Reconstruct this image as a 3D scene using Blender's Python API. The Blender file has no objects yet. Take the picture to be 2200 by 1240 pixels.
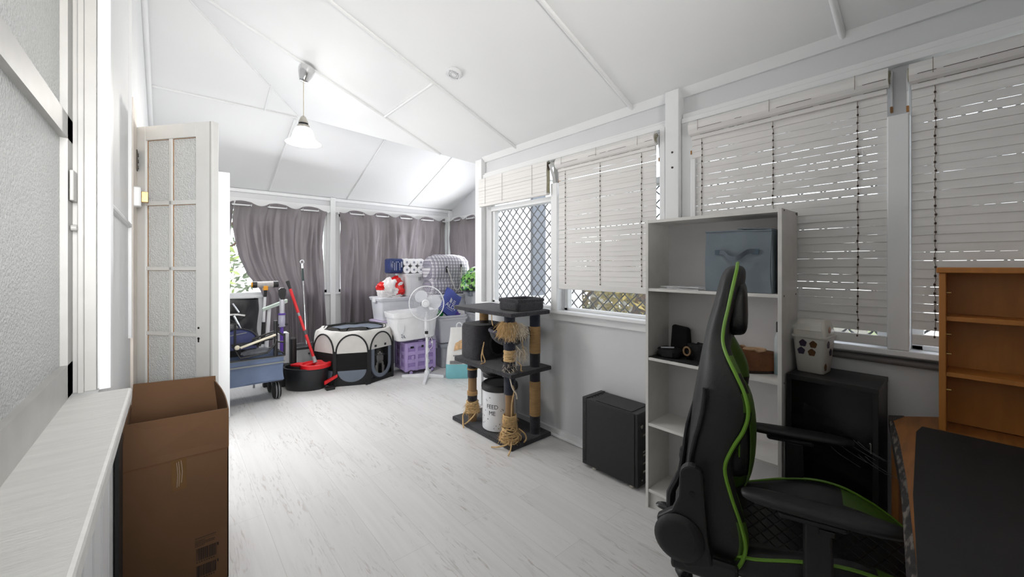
import bpy, bmesh, math, random
from mathutils import Vector, Matrix, noise
random.seed(7)
PI = math.pi
C = bpy.context.scene.collection
SC = bpy.context.scene

# ------------------------------------------------------------------ camera
cam_d = bpy.data.cameras.new('camera'); cam = bpy.data.objects.new('camera', cam_d); C.objects.link(cam)
cam.location = (0, 0, 1.35)
cam.rotation_euler = (PI/2, 0, -math.atan2(.6547, .7559))
cam_d.sensor_width = 36; cam_d.lens = 849/2200*36; cam_d.shift_y = -50/2200; cam_d.clip_start = .01
SC.camera = cam
# ------------------------------------------------------------------ world and light
W = bpy.data.worlds.new('sky'); SC.world = W; W.use_nodes = True
wn = W.node_tree.nodes; bg = wn['Background']
sky = wn.new('ShaderNodeTexSky'); sky.sky_type = 'NISHITA'; sky.sun_disc = False
sky.sun_elevation = math.radians(48); sky.sun_rotation = math.radians(200); sky.air_density = 1.0; sky.dust_density = 2.5
mixw = wn.new('ShaderNodeMix'); mixw.data_type = 'RGBA'; mixw.inputs[0].default_value = .92
W.node_tree.links.new(sky.outputs[0], mixw.inputs[6]); mixw.inputs[7].default_value = (.96, .975, 1.0, 1)
W.node_tree.links.new(mixw.outputs[2], bg.inputs[0]); bg.inputs[1].default_value = 2.3
def area(name, loc, target, sx, sy, power, col=(1, 1, 1), spread=180):
    l = bpy.data.lights.new(name, 'AREA'); l.shape = 'RECTANGLE'; l.size = sx; l.size_y = sy; l.energy = power; l.color = col
    l.spread = math.radians(spread)
    o = bpy.data.objects.new(name, l); C.objects.link(o); o.location = loc
    d = Vector(target)-Vector(loc); o.rotation_euler = d.to_track_quat('-Z', 'Y').to_euler(); return o
area('added_ceiling_fill', (.2, -1.0, 1.5), (.5, 2.6, 3.1), 1.0, 1.0, 24, (1, .97, .925), 90)  # added fill behind the camera, bounced off the ceiling; no window there
area('added_door_fill', (.0, -.7, 1.7), (.05, 3.2, 1.35), .3, .8, 3.8, (.98, .99, 1), 45)  # added fill lamp aimed at the glazed door leaf, without a real source
area('daylight_far_window', (1.0, 5.55, 1.7), (1.3, 2.6, .8), 1.2, .8, 26, (.97, .98, 1))  # added area light on the room side of the curtain, standing in for window daylight
area('daylight_gable_window', (3.48, 5.1, 1.6), (1.0, 4.6, 2.5), .9, .9, 24, (.97, .98, 1))  # added lamp inside the gable curtain, in place of daylight through it
area('added_left_fill', (-.08, 3.72, 1.15), (2.3, 2.2, 1.1), .9, 1.7, 21, (.98, .985, 1))  # added fill hidden behind the door leaf; the wall there is solid, no doorway
SC.view_settings.view_transform = 'Standard'; SC.view_settings.look = 'None'
SC.view_settings.exposure = 0.08; SC.view_settings.gamma = 1.0; SC.view_settings.use_curve_mapping = False

# ------------------------------------------------------------------ materials
def lin(c): return tuple((x/255/12.92 if x/255 <= .04045 else ((x/255+.055)/1.055)**2.4) for x in c)
def mat(name, c, rough=.5, metal=0, var=.05, scale=9, bump=0, bscale=80, stretch=None, coat=0, spec=None, rgb=True):
    m = bpy.data.materials.new(name); m.use_nodes = True; t = m.node_tree; n = t.nodes; L = t.links
    p = n['Principled BSDF']; c = lin(c) if rgb else c
    tc = n.new('ShaderNodeTexCoord'); mp = n.new('ShaderNodeMapping'); L.new(tc.outputs['Object'], mp.inputs[0])
    if stretch: mp.inputs['Scale'].default_value = stretch
    nz = n.new('ShaderNodeTexNoise'); nz.inputs['Scale'].default_value = scale; nz.inputs['Detail'].default_value = 4
    L.new(mp.outputs[0], nz.inputs[0])
    r = n.new('ShaderNodeValToRGB'); L.new(nz.outputs[0], r.inputs[0])
    r.color_ramp.elements[0].position = .3; r.color_ramp.elements[1].position = .7
    r.color_ramp.elements[0].color = tuple(x*(1-var) for x in c)+(1,); r.color_ramp.elements[1].color = tuple(min(1, x*(1+var)) for x in c)+(1,)
    L.new(r.outputs[0], p.inputs['Base Color']); p.inputs['Roughness'].default_value = rough; p.inputs['Metallic'].default_value = metal
    if coat: p.inputs['Coat Weight'].default_value = coat
    if spec is not None: p.inputs['Specular IOR Level'].default_value = spec
    if bump:
        b = n.new('ShaderNodeBump'); nb = n.new('ShaderNodeTexNoise'); nb.inputs['Scale'].default_value = bscale; nb.inputs['Detail'].default_value = 3
        L.new(mp.outputs[0], nb.inputs[0]); L.new(nb.outputs[0], b.inputs['Height']); b.inputs['Strength'].default_value = bump
        b.inputs['Distance'].default_value = .01; L.new(b.outputs[0], p.inputs['Normal'])
    return m
def trans(m, col, fac):
    t = m.node_tree; n = t.nodes; o = n['Material Output']; p = n['Principled BSDF']
    tr = n.new('ShaderNodeBsdfTranslucent'); tr.inputs[0].default_value = tuple(lin(col))+(1,)
    mx = n.new('ShaderNodeMixShader'); mx.inputs[0].default_value = fac
    t.links.new(p.outputs[0], mx.inputs[1]); t.links.new(tr.outputs[0], mx.inputs[2]); t.links.new(mx.outputs[0], o.inputs[0]); return m
def clear(m, fac, tint=(1, 1, 1)):
    t = m.node_tree; n = t.nodes; o = n['Material Output']; p = n['Principled BSDF']
    tr = n.new('ShaderNodeBsdfTransparent'); tr.inputs[0].default_value = tint+(1,)
    mx = n.new('ShaderNodeMixShader'); mx.inputs[0].default_value = fac
    t.links.new(p.outputs[0], mx.inputs[1]); t.links.new(tr.outputs[0], mx.inputs[2]); t.links.new(mx.outputs[0], o.inputs[0]); return m
def emit(m, col, s):
    p = m.node_tree.nodes['Principled BSDF']; p.inputs['Emission Color'].default_value = tuple(col)+(1,); p.inputs['Emission Strength'].default_value = s; return m

WHITE = mat('painted_white', (228, 229, 230), .45, var=.02, scale=3)
CEIL = mat('ceiling_paint', (229, 230, 231), .55, var=.015, scale=2)
WALLM = mat('wall_paint', (212, 213, 215), .35, var=.025, scale=3)
TRIMG = mat('grey_trim_paint', (128, 124, 124), .4, var=.04)
BLIND = mat('blind_paint', (222, 220, 218), .5, var=.04, scale=14, stretch=(1, .2, 4))
OLD = mat('timber_end_olive', (150, 146, 122), .7, var=.2, scale=30)
BROWN = mat('chipped_brown', (150, 105, 55), .7, var=.3, scale=40)
CORD = mat('brown_cord', (120, 105, 92), .8)
DARKC = mat('dark_knot', (60, 48, 42), .8)
STEEL = mat('brushed_steel', (200, 195, 185), .25, 1)
CHROME = mat('chrome', (215, 215, 215), .12, 1)
BRASS = mat('aged_brass', (170, 135, 85), .35, .9)
BLK = mat('black_plastic', (24, 24, 25), .5, var=.1)
BLKM = mat('black_satin_metal', (22, 22, 23), .38, var=.1)
BLKG = mat('black_gloss', (14, 14, 15), .22)
GRILLE = mat('black_grille', (30, 30, 32), .5)
WPL = mat('white_plastic', (226, 227, 229), .35, var=.02)
GPL = mat('grey_plastic', (150, 152, 155), .4)
RED = mat('red_plastic', (205, 22, 30), .35)
RUB = mat('rubber', (18, 18, 18), .8)
GLASS = clear(mat('window_glass', (240, 244, 246), .05, var=.0), .93)

def floor_mat():
    m = bpy.data.materials.new('whitewashed_boards'); m.use_nodes = True; t = m.node_tree; n = t.nodes; L = t.links; p = n['Principled BSDF']
    tc = n.new('ShaderNodeTexCoord')
    def mp(s, rot=0):
        q = n.new('ShaderNodeMapping'); q.inputs['Scale'].default_value = s; q.inputs['Rotation'].default_value = (0, 0, rot); L.new(tc.outputs['Object'], q.inputs[0]); return q
    br = n.new('ShaderNodeTexBrick'); q = mp((1, 1, 1), PI/2); L.new(q.outputs[0], br.inputs[0])
    br.inputs['Scale'].default_value = 1; br.inputs['Brick Width'].default_value = 1.25; br.inputs['Row Height'].default_value = .192
    br.inputs['Mortar Size'].default_value = .0011; br.inputs['Mortar Smooth'].default_value = .3
    br.inputs['Color1'].default_value = (.645, .64, .635, 1); br.inputs['Color2'].default_value = (.70, .695, .69, 1); br.inputs['Mortar'].default_value = (.50, .49, .475, 1)
    br.offset = .37
    def nz(s, sc, det, dist=0):
        k = n.new('ShaderNodeTexNoise'); L.new(mp(s).outputs[0], k.inputs[0]); k.inputs['Scale'].default_value = sc; k.inputs['Detail'].default_value = det; k.inputs['Distortion'].default_value = dist; return k
    def ramp(src, a, b):
        r = n.new('ShaderNodeMapRange'); L.new(src, r.inputs[0]); r.inputs[1].default_value = a; r.inputs[2].default_value = b; return r
    fine = ramp(nz((40, 4.4, 1), 1.7, 6, 1.3).outputs[0], .545, .68)
    patch = ramp(nz((4.5, 1.1, 1), 1.5, 3).outputs[0], .44, .62)
    mu = n.new('ShaderNodeMath'); mu.operation = 'MULTIPLY'; L.new(fine.outputs[0], mu.inputs[0]); L.new(patch.outputs[0], mu.inputs[1])
    mu2 = n.new('ShaderNodeMath'); mu2.operation = 'MULTIPLY'; L.new(mu.outputs[0], mu2.inputs[0]); mu2.inputs[1].default_value = .52
    soft = ramp(nz((16, .8, 1), 2.0, 4).outputs[0], .4, .75)
    ms = n.new('ShaderNodeMix'); ms.data_type = 'RGBA'; ms.inputs[7].default_value = (.53, .52, .51, 1)
    sm = n.new('ShaderNodeMath'); sm.operation = 'MULTIPLY'; L.new(soft.outputs[0], sm.inputs[0]); sm.inputs[1].default_value = .35
    L.new(sm.outputs[0], ms.inputs[0]); L.new(br.outputs[0], ms.inputs[6])
    mx = n.new('ShaderNodeMix'); mx.data_type = 'RGBA'; mx.inputs[7].default_value = (.29, .235, .20, 1)
    L.new(mu2.outputs[0], mx.inputs[0]); L.new(ms.outputs[2], mx.inputs[6]); L.new(mx.outputs[2], p.inputs['Base Color'])
    p.inputs['Roughness'].default_value = .5; p.inputs['Specular IOR Level'].default_value = .4
    b = n.new('ShaderNodeBump'); b.inputs['Strength'].default_value = .12; b.inputs['Distance'].default_value = .004; L.new(soft.outputs[0], b.inputs['Height']); L.new(b.outputs[0], p.inputs['Normal'])
    return m

# ------------------------------------------------------------------ mesh helpers
class G:
    def __init__(s): s.b = bmesh.new(); s.mi = 0
    def _f(s, vs):
        try: f = s.b.faces.new(vs); f.material_index = s.mi; return f
        except ValueError: return None
    def box(s, x0, x1, y0, y1, z0, z1, M=None):
        v = [s.b.verts.new((M @ Vector(p)) if M else p) for p in ((x0, y0, z0), (x1, y0, z0), (x1, y1, z0), (x0, y1, z0), (x0, y0, z1), (x1, y0, z1), (x1, y1, z1), (x0, y1, z1))]
        for f in ((0, 3, 2, 1), (4, 5, 6, 7), (0, 1, 5, 4), (1, 2, 6, 5), (2, 3, 7, 6), (3, 0, 4, 7)): s._f([v[i] for i in f])
        return s
    def loft(s, rings, closed=True, cap=True, M=None):
        R = [[s.b.verts.new((M @ Vector(p)) if M else p) for p in r] for r in rings]; n = len(R[0])
        for a, b in zip(R, R[1:]):
            for i in range(n if closed else n-1): s._f([a[i], a[(i+1) % n], b[(i+1) % n], b[i]])
        if cap and closed: s._f(R[0][::-1]); s._f(R[-1])
        return s
    def cyl(s, p0, p1, r0, r1=None, n=20, cap=True):
        r1 = r0 if r1 is None else r1; p0 = Vector(p0); p1 = Vector(p1); d = (p1-p0).normalized()
        a = d.orthogonal().normalized(); b = d.cross(a)
        return s.loft([[p+(a*math.cos(2*PI*i/n)+b*math.sin(2*PI*i/n))*r for i in range(n)] for p, r in ((p0, r0), (p1, r1))], cap=cap)
    def tube(s, pts, r, n=8, closed=False):
        pts = [Vector(p) for p in pts]; rr = r if isinstance(r, (list, tuple)) else [r]*len(pts); m = len(pts); rings = []; a = None
        for i, p in enumerate(pts):
            q0 = pts[(i-1) % m] if (closed or i) else p; q1 = pts[(i+1) % m] if (closed or i < m-1) else p
            d = (q1-q0).normalized() if (q1-q0).length > 1e-9 else Vector((0, 0, 1))
            a = d.orthogonal().normalized() if a is None else (a-d*a.dot(d))
            a = a.normalized() if a.length > 1e-6 else d.orthogonal().normalized()
            b = d.cross(a); rings.append([p+(a*math.cos(2*PI*k/n)+b*math.sin(2*PI*k/n))*rr[i] for k in range(n)])
        if closed: rings.append(rings[0])
        return s.loft(rings, cap=not closed)
    def lathe(s, prof, c=(0, 0, 0), n=32, M=None, sx=1, sy=1):
        rings = [[(c[0]+r*sx*math.cos(2*PI*i/n), c[1]+r*sy*math.sin(2*PI*i/n), c[2]+z) for i in range(n)] for r, z in prof]
        return s.loft(rings, M=M)
    def prism(s, poly, a, b, ax='z', M=None):
        f = {'z': lambda p, t: (p[0], p[1], t), 'y': lambda p, t: (p[0], t, p[1]), 'x': lambda p, t: (t, p[0], p[1])}[ax]
        return s.loft([[f(p, a) for p in poly], [f(p, b) for p in poly]], M=M)
    def grid(s, fn, nu, nv, M=None):
        V = [[s.b.verts.new((M @ Vector(fn(i/nu, j/nv))) if M else fn(i/nu, j/nv)) for j in range(nv+1)] for i in range(nu+1)]
        for i in range(nu):
            for j in range(nv): s._f([V[i][j], V[i+1][j], V[i+1][j+1], V[i][j+1]])
        return s
    def ball(s, c, r, n=16, M=None):
        r = (r, r, r) if not isinstance(r, (tuple, list)) else r
        rings = []
        for j in range(1, n//2+1):
            t = PI*(j-.5)/(n//2) if False else PI*j/(n//2+1)
            rings.append([(c[0]+r[0]*math.sin(t)*math.cos(2*PI*i/n), c[1]+r[1]*math.sin(t)*math.sin(2*PI*i/n), c[2]-r[2]*math.cos(t)) for i in range(n)])
        return s.loft(rings, M=M)
    def rbox(s, x0, x1, y0, y1, z0, z1, r=.01, M=None):
        """box with rounded vertical edges and softened top and bottom"""
        def ring(z, e):
            out = []; q = max(r-e, .0005)
            for cx, cy, a0 in ((x1-r, y1-r, 0), (x0+r, y1-r, PI/2), (x0+r, y0+r, PI), (x1-r, y0+r, 1.5*PI)):
                for k in range(5): a = a0+PI/2*k/4; out.append((cx+q*math.cos(a), cy+q*math.sin(a), z))
            return out
        e = min(r*.4, (z1-z0)*.3)
        return s.loft([ring(z0, e), ring(z0+e, 0), ring(z1-e, 0), ring(z1, e)], M=M)

def obj(name, g, m, parent=None, smooth=False, bevel=0, sub=0, solid=0, world=True, label=None):
    me = bpy.data.meshes.new(name)
    if isinstance(g, G):
        bmesh.ops.recalc_face_normals(g.b, faces=g.b.faces); g.b.to_mesh(me); g.b.free()
    else: me = g
    for k in (m if isinstance(m, (list, tuple)) else [m]): me.materials.append(k)
    if smooth:
        for p in me.polygons: p.use_smooth = True
    o = bpy.data.objects.new(name, me); C.objects.link(o)
    if parent is not None:
        o.parent = parent; root = parent
        while root.parent: root = root.parent
        if world and root.get('base') is not None: me.transform(Matrix.Translation(-Vector(root.location)))
    if solid: md = o.modifiers.new('solid', 'SOLIDIFY'); md.thickness = solid; md.offset = 0
    if bevel: md = o.modifiers.new('bevel', 'BEVEL'); md.width = bevel; md.segments = 2; md.limit_method = 'ANGLE'; md.angle_limit = .6
    if sub: md = o.modifiers.new('sub', 'SUBSURF'); md.levels = sub; md.render_levels = sub
    if smooth and not sub:
        md = o.modifiers.new('split', 'EDGE_SPLIT'); md.split_angle = .7
    if label: o['label'] = label
    return o
def thing(name, label, cat, loc=(0, 0, 0), rot=0, group=None):
    o = bpy.data.objects.new(name, None); o.empty_display_size = .05; C.objects.link(o); o.location = loc
    if isinstance(rot, (int, float)): rot = (0, 0, rot)
    o.rotation_euler = rot; o['label'] = label; o['category'] = cat
    if not any(rot): o['base'] = 1
    if group: o['group'] = group
    return o
def top(name, label, cat, g, m, group=None, kind=None, **k):
    o = obj(name, g, m, **k); me = o.data; vs = [v.co for v in me.vertices]
    c = Vector(((min(v.x for v in vs)+max(v.x for v in vs))/2, (min(v.y for v in vs)+max(v.y for v in vs))/2, min(v.z for v in vs)))
    me.transform(Matrix.Translation(-c)); o.location = c; o['label'] = label; o['category'] = cat
    if group: o['group'] = group
    if kind: o['kind'] = kind
    return o
def struct(name, g, m, **k):
    o = obj(name, g, m, **k)
    if o.parent is None: o['kind'] = 'structure'
    return o
def text_mesh(s, size, ext=.0006, align='CENTER'):
    c = bpy.data.curves.new('txt', 'FONT'); c.body = s; c.size = size; c.extrude = ext; c.align_x = align; c.resolution_u = 3
    o = bpy.data.objects.new('txt', c); C.objects.link(o); bpy.context.view_layer.update()
    me = bpy.data.meshes.new_from_object(o.evaluated_get(bpy.context.evaluated_depsgraph_get()))
    bpy.data.objects.remove(o); return me
def basis(o, x, y, z=None):
    x = Vector(x).normalized(); y = Vector(y).normalized(); z = x.cross(y) if z is None else Vector(z)
    m = Matrix((x, y, z)).transposed().to_4x4(); m.translation = Vector(o); return m
def smoothpts(pts, k=6):
    P = [Vector(p) for p in pts]; out = []
    for i in range(len(P)-1):
        a = P[max(i-1, 0)]; b = P[i]; c = P[i+1]; d = P[min(i+2, len(P)-1)]
        for j in range(k):
            t = j/k; out.append(.5*((2*b)+(-a+c)*t+(2*a-5*b+4*c-d)*t*t+(-a+3*b-3*c+d)*t**3))
    out.append(P[-1]); return out

# ------------------------------------------------------------------ room shell
XR = 2.32; XL = -.15; YF = 6.0; XG = 3.77
def m1(x): return 2.37+.397*(2.32-x)
def fz(y): return 4.692-.397*y
struct('floor', G().box(XL-.15, 3.87, -2.2, 6.1, -.05, 0), floor_mat())
def slab(pts, t=.03): return [list(pts), [(x, y, z+t) for x, y, z in pts]]
g = G(); g.loft(slab([(x, y, m1(x)) for x, y in ((-.25, -2.2), (2.45, -2.2), (2.45, 3.11), (1.01, 4.54), (-.15, 3.36), (-.25, 3.36))])); 
struct('ceiling', g, CEIL)
g = G(); g.loft(slab([(x, y, fz(y)) for x, y in ((-.25, 3.36), (-.15, 3.36), (1.01, 4.54), (3.87, 4.54), (3.87, 6.1), (-.25, 6.1))]))
struct('ceiling_far', g, CEIL)
g = G(); g.loft(slab([(x, y, 2.89-.397*(4.54-y)) for x, y in ((2.45, 3.11), (3.87, 3.11), (3.87, 4.54), (1.01, 4.54))]))
struct('ceiling_gable', g, CEIL)
# right wall, window_1..4 openings
OP = [(2.15, 2.98), (1.24, 2.07), (.225, 1.035), (-.66, .155)]
g = G(); g.box(XR, XR+.1, -2.2, 3.17, 0, .985); g.box(XR, XR+.1, -2.2, 3.17, 2.19, 2.372)
ys = [-2.2]+[v for o in sorted(OP) for v in o]+[3.17]
for a, b in zip(ys[::2], ys[1::2]): g.box(XR, XR+.1, a, b, .985, 2.19)
struct('wall_right', g, WALLM)
g = G(); g.prism([(3.17, 0), (6.1, 0), (6.1, .96), (3.17, .96)], XG, XG+.1, 'x')
g.prism([(3.17, .96), (4.7, .96), (4.7, 2.1), (3.17, 2.1)], XG, XG+.1, 'x'); g.box(XG, XG+.1, 5.86, 6.1, .96, 2.1)
g.prism([(3.17, 2.1), (6.1, 2.1), (6.1, fz(6.1)), (4.54, 2.888), (3.17, 2.35)], XG, XG+.1, 'x')
struct('wall_gable', g, WALLM)
g = G(); g.box(-.25, .32, YF, YF+.1, 0, 2.4); g.box(.32, XG+.1, YF, YF+.1, 0, .96); g.box(.32, XG+.1, YF, YF+.1, 2.1, 2.31)
g.box(1.7, 1.86, YF, YF+.1, .96, 2.1); g.box(3.66, XG+.1, YF, YF+.1, .96, 2.1)
struct('wall_far', g, WALLM)
g = G(); g.box(2.42, 3.87, 3.17, 3.27, 0, 2.36); struct('wall_return', g, WALLM)
g = G()
g.prism([(-2.2, 0), (6.1, 0), (6.1, 2.27), (3.36, 3.37), (1.62, 3.37), (1.62, 1.0), (-2.2, 1.0)], XL-.1, XL, 'x'); g.box(XL-.1, XL, -2.2, 1.62, 2.5, 3.37)
g.box(XL-.1, XL, -2.2, -1.2, 1.0, 2.5)
struct('wall_left', g, WHITE)
struct('wall_partition', G().box(XL, .404, 4.29, 4.335, 0, 2.17), WHITE, bevel=.004)
struct('wall_rear', G().box(-.25, 2.42, -2.3, -2.2, 0, 3.4), WALLM)
# posts and trims
def trim(n, g, m=WHITE, **k): return struct('trim_%d' % n, g, m, **k)
trim(1, G().box(2.268, 2.42, 3.07, 3.172, 0, 2.375), bevel=.004)
trim(2, G().box(2.255, 2.34, 1.112, 1.196, 0, 2.39), bevel=.004)
g = G()
for y in (1.15,):
    for z in (1.93, 2.02): g.cyl((2.257, y, z), (2.252, y, z), .006)
obj('bolt_head', g, DARKC, bpy.data.objects['trim_2'])
trim(3, G().box(2.285, 2.33, 1.2, 3.07, 2.185, 2.222).box(2.3, 2.33, 1.2, 3.07, 2.222, 2.24), bevel=.003)
trim(4, G().box(2.285, 2.33, -2.2, 1.11, 2.185, 2.215).box(2.3, 2.33, -2.2, 1.11, 2.215, 2.245), bevel=.003)
trim(5, G().prism([(2.305, 2.345), (2.32, 2.345), (2.32, 2.375), (2.27, 2.39)], -2.2, 3.07, 'y'))
trim(6, G().box(2.262, 2.35, -2.2, 1.11, .975, 1.0).box(2.262, 2.35, 1.2, 3.07, .975, 1.0), bevel=.004)       # sill
trim(7, G().cyl((2.312, -2.2, .945), (2.312, 1.11, .945), .016), TRIMG, smooth=True)
trim(8, G().box(2.298, 2.32, 1.2, 3.07, .92, .972), bevel=.003)
trim(9, G().box(1.735, 1.805, 5.955, 6.0, 0, 2.32), bevel=.004)
trim(10, G().box(-.1, 3.77, 5.975, 6.0, 2.11, 2.2).box(-.1, 3.77, 5.965, 6.0, 2.27, 2.312).box(-.1, 3.77, 5.96, 6.0, .935, .96).box(3.70, 3.77, 5.94, 6.0, .96, 2.3), bevel=.004)
trim(11, G().box(3.745, 3.77, 3.27, 5.96, 2.11, 2.19).box(3.74, 3.77, 3.27, 5.96, .935, .96), bevel=.004)
g = G()     # half-round cover strips over the ceiling sheets
for y, x0, x1 in ((3.48, -.02, 2.06), (2.59, -.14, 2.31), (1.44, -.14, 2.31), (.37, -.14, 2.31), (-.7, -.14, 2.31)):
    g.cyl((x0, y, m1(x0)-.002), (x1, y, m1(x1)-.002), .014, n=12)
g.cyl((1.477, 2.6, m1(1.477)-.002), (1.477, 3.47, m1(1.477)-.002), .012, n=12)
trim(12, g, smooth=True)
g = G()
for x in (.98, 1.966, 2.945):
    g.cyl((x, 4.6 if x > 1 else 4.56, fz(4.6)-.002), (x, 5.96, fz(5.96)-.002), .01, n=10)
g.cyl((.71, 4.17, fz(4.17)-.002), (.71, 4.55, fz(4.55)-.002), .01, n=10)
g.cyl((-.14, 4.56, fz(4.56)-.002), (1.0, 4.56, fz(4.56)-.002), .011, n=10)
g.cyl((-.12, 3.41, 3.336), (1.0, 4.53, 2.892), .009, n=10)
g.cyl((-.13, -2, m1(-.13)-.02), (-.13, 3.36, m1(-.13)-.02), .02, n=10); g.cyl((-.135, 3.36, m1(-.13)-.02), (-.135, 6, fz(6)-.02), .02, n=10)
trim(13, g, smooth=True)
# left wall trims
g = G(); g.cyl((-.148, 1.76, 1.54), (-.148, 2.64, 1.54), .012, n=10); g.box(-.152, -.138, 2.63, 2.66, 1.0, 3.35); trim(14, g)
g = G(); g.box(-.152, -.139, 2.76, 3.04, 0, 2.2); trim(15, g, mat('cream_architrave', (236, 226, 216), .45), bevel=.003)
g = G(); g.prism([(-.15, 1.60), (-.128, 1.605), (-.124, 1.63), (-.133, 1.66), (-.133, 1.70), (-.15, 1.705)], 1.0, 3.3); trim(16, g, smooth=True)
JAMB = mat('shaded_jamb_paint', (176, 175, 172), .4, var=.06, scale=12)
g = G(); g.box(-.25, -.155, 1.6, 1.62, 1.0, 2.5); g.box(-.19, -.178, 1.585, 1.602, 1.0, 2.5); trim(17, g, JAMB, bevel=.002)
struct('windowsill_left', G().box(-.26, -.081, -1.2, 1.56, .968, 1.003), mat('scuffed_white_sill', (222, 221, 218), .5, var=.05, scale=22, stretch=(.4, 3, 1), bump=.15), bevel=.006)
g = G(); g.box(-.152, -.14, -1.2, 1.95, 0, .03)
for k in range(18): g.cyl((-.1505, -1+k*.165, .03), (-.1505, -1+k*.165, .97), .004, n=6)
trim(18, g)
# baseboards
struct('baseboard_right', G().box(2.298, 2.32, -2.2, 3.07, 0, .06).cyl((2.295, -2.2, .012), (2.295, 3.07, .012), .012, n=10), WHITE)
struct('baseboard_far', G().box(-.1, 3.75, 5.98, 6.0, 0, .08), WHITE)
struct('baseboard_left', G().box(-.15, -.135, 1.95, 6, 0, .09), WHITE)
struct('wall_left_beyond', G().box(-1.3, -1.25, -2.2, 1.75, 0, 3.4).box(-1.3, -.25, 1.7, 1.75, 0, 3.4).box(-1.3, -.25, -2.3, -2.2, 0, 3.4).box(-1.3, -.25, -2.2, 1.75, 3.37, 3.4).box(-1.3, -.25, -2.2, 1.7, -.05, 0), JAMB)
# window hatch on the left: a two-light sash
t = G().box(-.235, -.20, -1.2, 1.6, 1.003, 1.09).box(-.235, -.20, -1.2, 1.6, 2.44, 2.5).box(-.235, -.20, -1.2, 1.6, 1.68, 1.74)
for y in (-1.2, -.25, .7, 1.53): t.box(-.235, -.20, y, y+.07, 1.0, 2.5)
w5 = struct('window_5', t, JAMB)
FROST = trans(mat('frosted_glass', (222, 224, 223), .22, var=.10, scale=120, bump=1.0, bscale=150), (240, 242, 242), .22)
obj('pane', G().box(-.22, -.214, -1.15, 1.55, 1.05, 2.46), FROST, w5)
g = G().box(-.198, -.19, 1.535, 1.585, 1.52, 1.60).cyl((-.199, 1.56, 1.45), (-.187, 1.56, 1.45), .008); obj('window_latch', g, JAMB, w5, bevel=.002)

# ------------------------------------------------------------------ windows with security grilles
def frame(n, y0, y1, z0=1.0, z1=2.19, x=2.335):
    g = G(); f = .035
    g.box(x, x+.05, y0, y0+f, z0, z1).box(x, x+.05, y1-f, y1, z0, z1).box(x, x+.05, y0, y1, z0, z0+.02).box(x, x+.05, y0, y1, z1-f, z1)
    if n < 3: g.box(x-.02, x+.05, y0, y1, 1.862, 1.905)
    o = struct('window_%d' % n, g, WHITE, bevel=.003)
    obj('pane', G().box(x+.03, x+.034, y0+f, y1-f, z0+.02, z1-f), GLASS, o)
    return o
for i, (a, b) in enumerate(OP):
    w = frame(i+1, a, b)
    gr = thing('security_grille', ['black diamond security grille in the uncovered window above the cat tree', 'black diamond security grille showing below the long closed blind', 'black security grille behind the wide blind over the bookshelf', 'black security grille behind the blind at the hutch'][i], 'security grille', (2.4, (a+b)/2, 1.0))
    g = G(); P = .046; n = int((b-a-.04)/P); z0, z1 = 1.01, (1.88 if i < 2 else 2.16)
    for k in range(n+1):
        y = a+.03+k*P; pts = []; z = z0; q = 0
        while z < z1:
            ph = (q % 8)/8; tri = 4*abs(ph-.5)-1; am = max(-1, min(1, 1.25*tri))*P*.46*(1 if k % 2 else -1)
            pts.append((2.40, y+am, z)); z += .092/8; q += 1
        g.tube(pts, .0046, 5)
    obj('diamond_mesh', g, GRILLE, gr)
    g = G(); g.box(2.39, 2.41, a, a+.012, 1.0, z1+.01).box(2.39, 2.41, b-.012, b, 1.0, z1+.01).box(2.39, 2.41, a, b, 1.0, 1.014); obj('rim', g, WHITE if i < 2 else GRILLE, gr)
# mullion boards
trim(19, G().box(2.262, 2.33, 2.082, 2.148, 1.0, 1.99), bevel=.004)
trim(20, G().box(2.262, 2.33, .156, .222, 1.0, 1.97), bevel=.004)
trim(21, G().box(2.27, 2.33, 1.205, 1.24, 1.0, 2.19).box(2.29, 2.33, 1.03, 1.11, 1.0, 2.19).box(2.262, 2.30, 1.018, 1.045, 1.0, 1.96), bevel=.003)
# far and gable windows
g = G()
for a, b in ((.32, 1.7), (1.86, 3.66)):
    g.box(a, a+.03, 6.03, 6.07, .96, 2.1).box(b-.03, b, 6.03, 6.07, .96, 2.1).box(a, b, 6.03, 6.07, .96, 1.0).box(a, b, 6.03, 6.07, 2.06, 2.1).box((a+b)/2-.02, (a+b)/2+.02, 6.03, 6.07, .96, 2.1)
w6 = struct('window_6', g, WHITE); obj('pane', G().box(.33, 1.69, 6.05, 6.054, .97, 2.09).box(1.87, 3.65, 6.05, 6.054, .97, 2.09), GLASS, w6)
g = G(); g.box(3.80, 3.84, 4.7, 4.74, .96, 2.1).box(3.80, 3.84, 5.82, 5.86, .96, 2.1).box(3.80, 3.84, 4.7, 5.86, .96, 1.0).box(3.80, 3.84, 4.7, 5.86, 2.06, 2.1)
w7 = struct('window_7', g, WHITE); obj('pane', G().box(3.82, 3.824, 4.72, 5.84, .98, 2.08), GLASS, w7)

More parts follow.
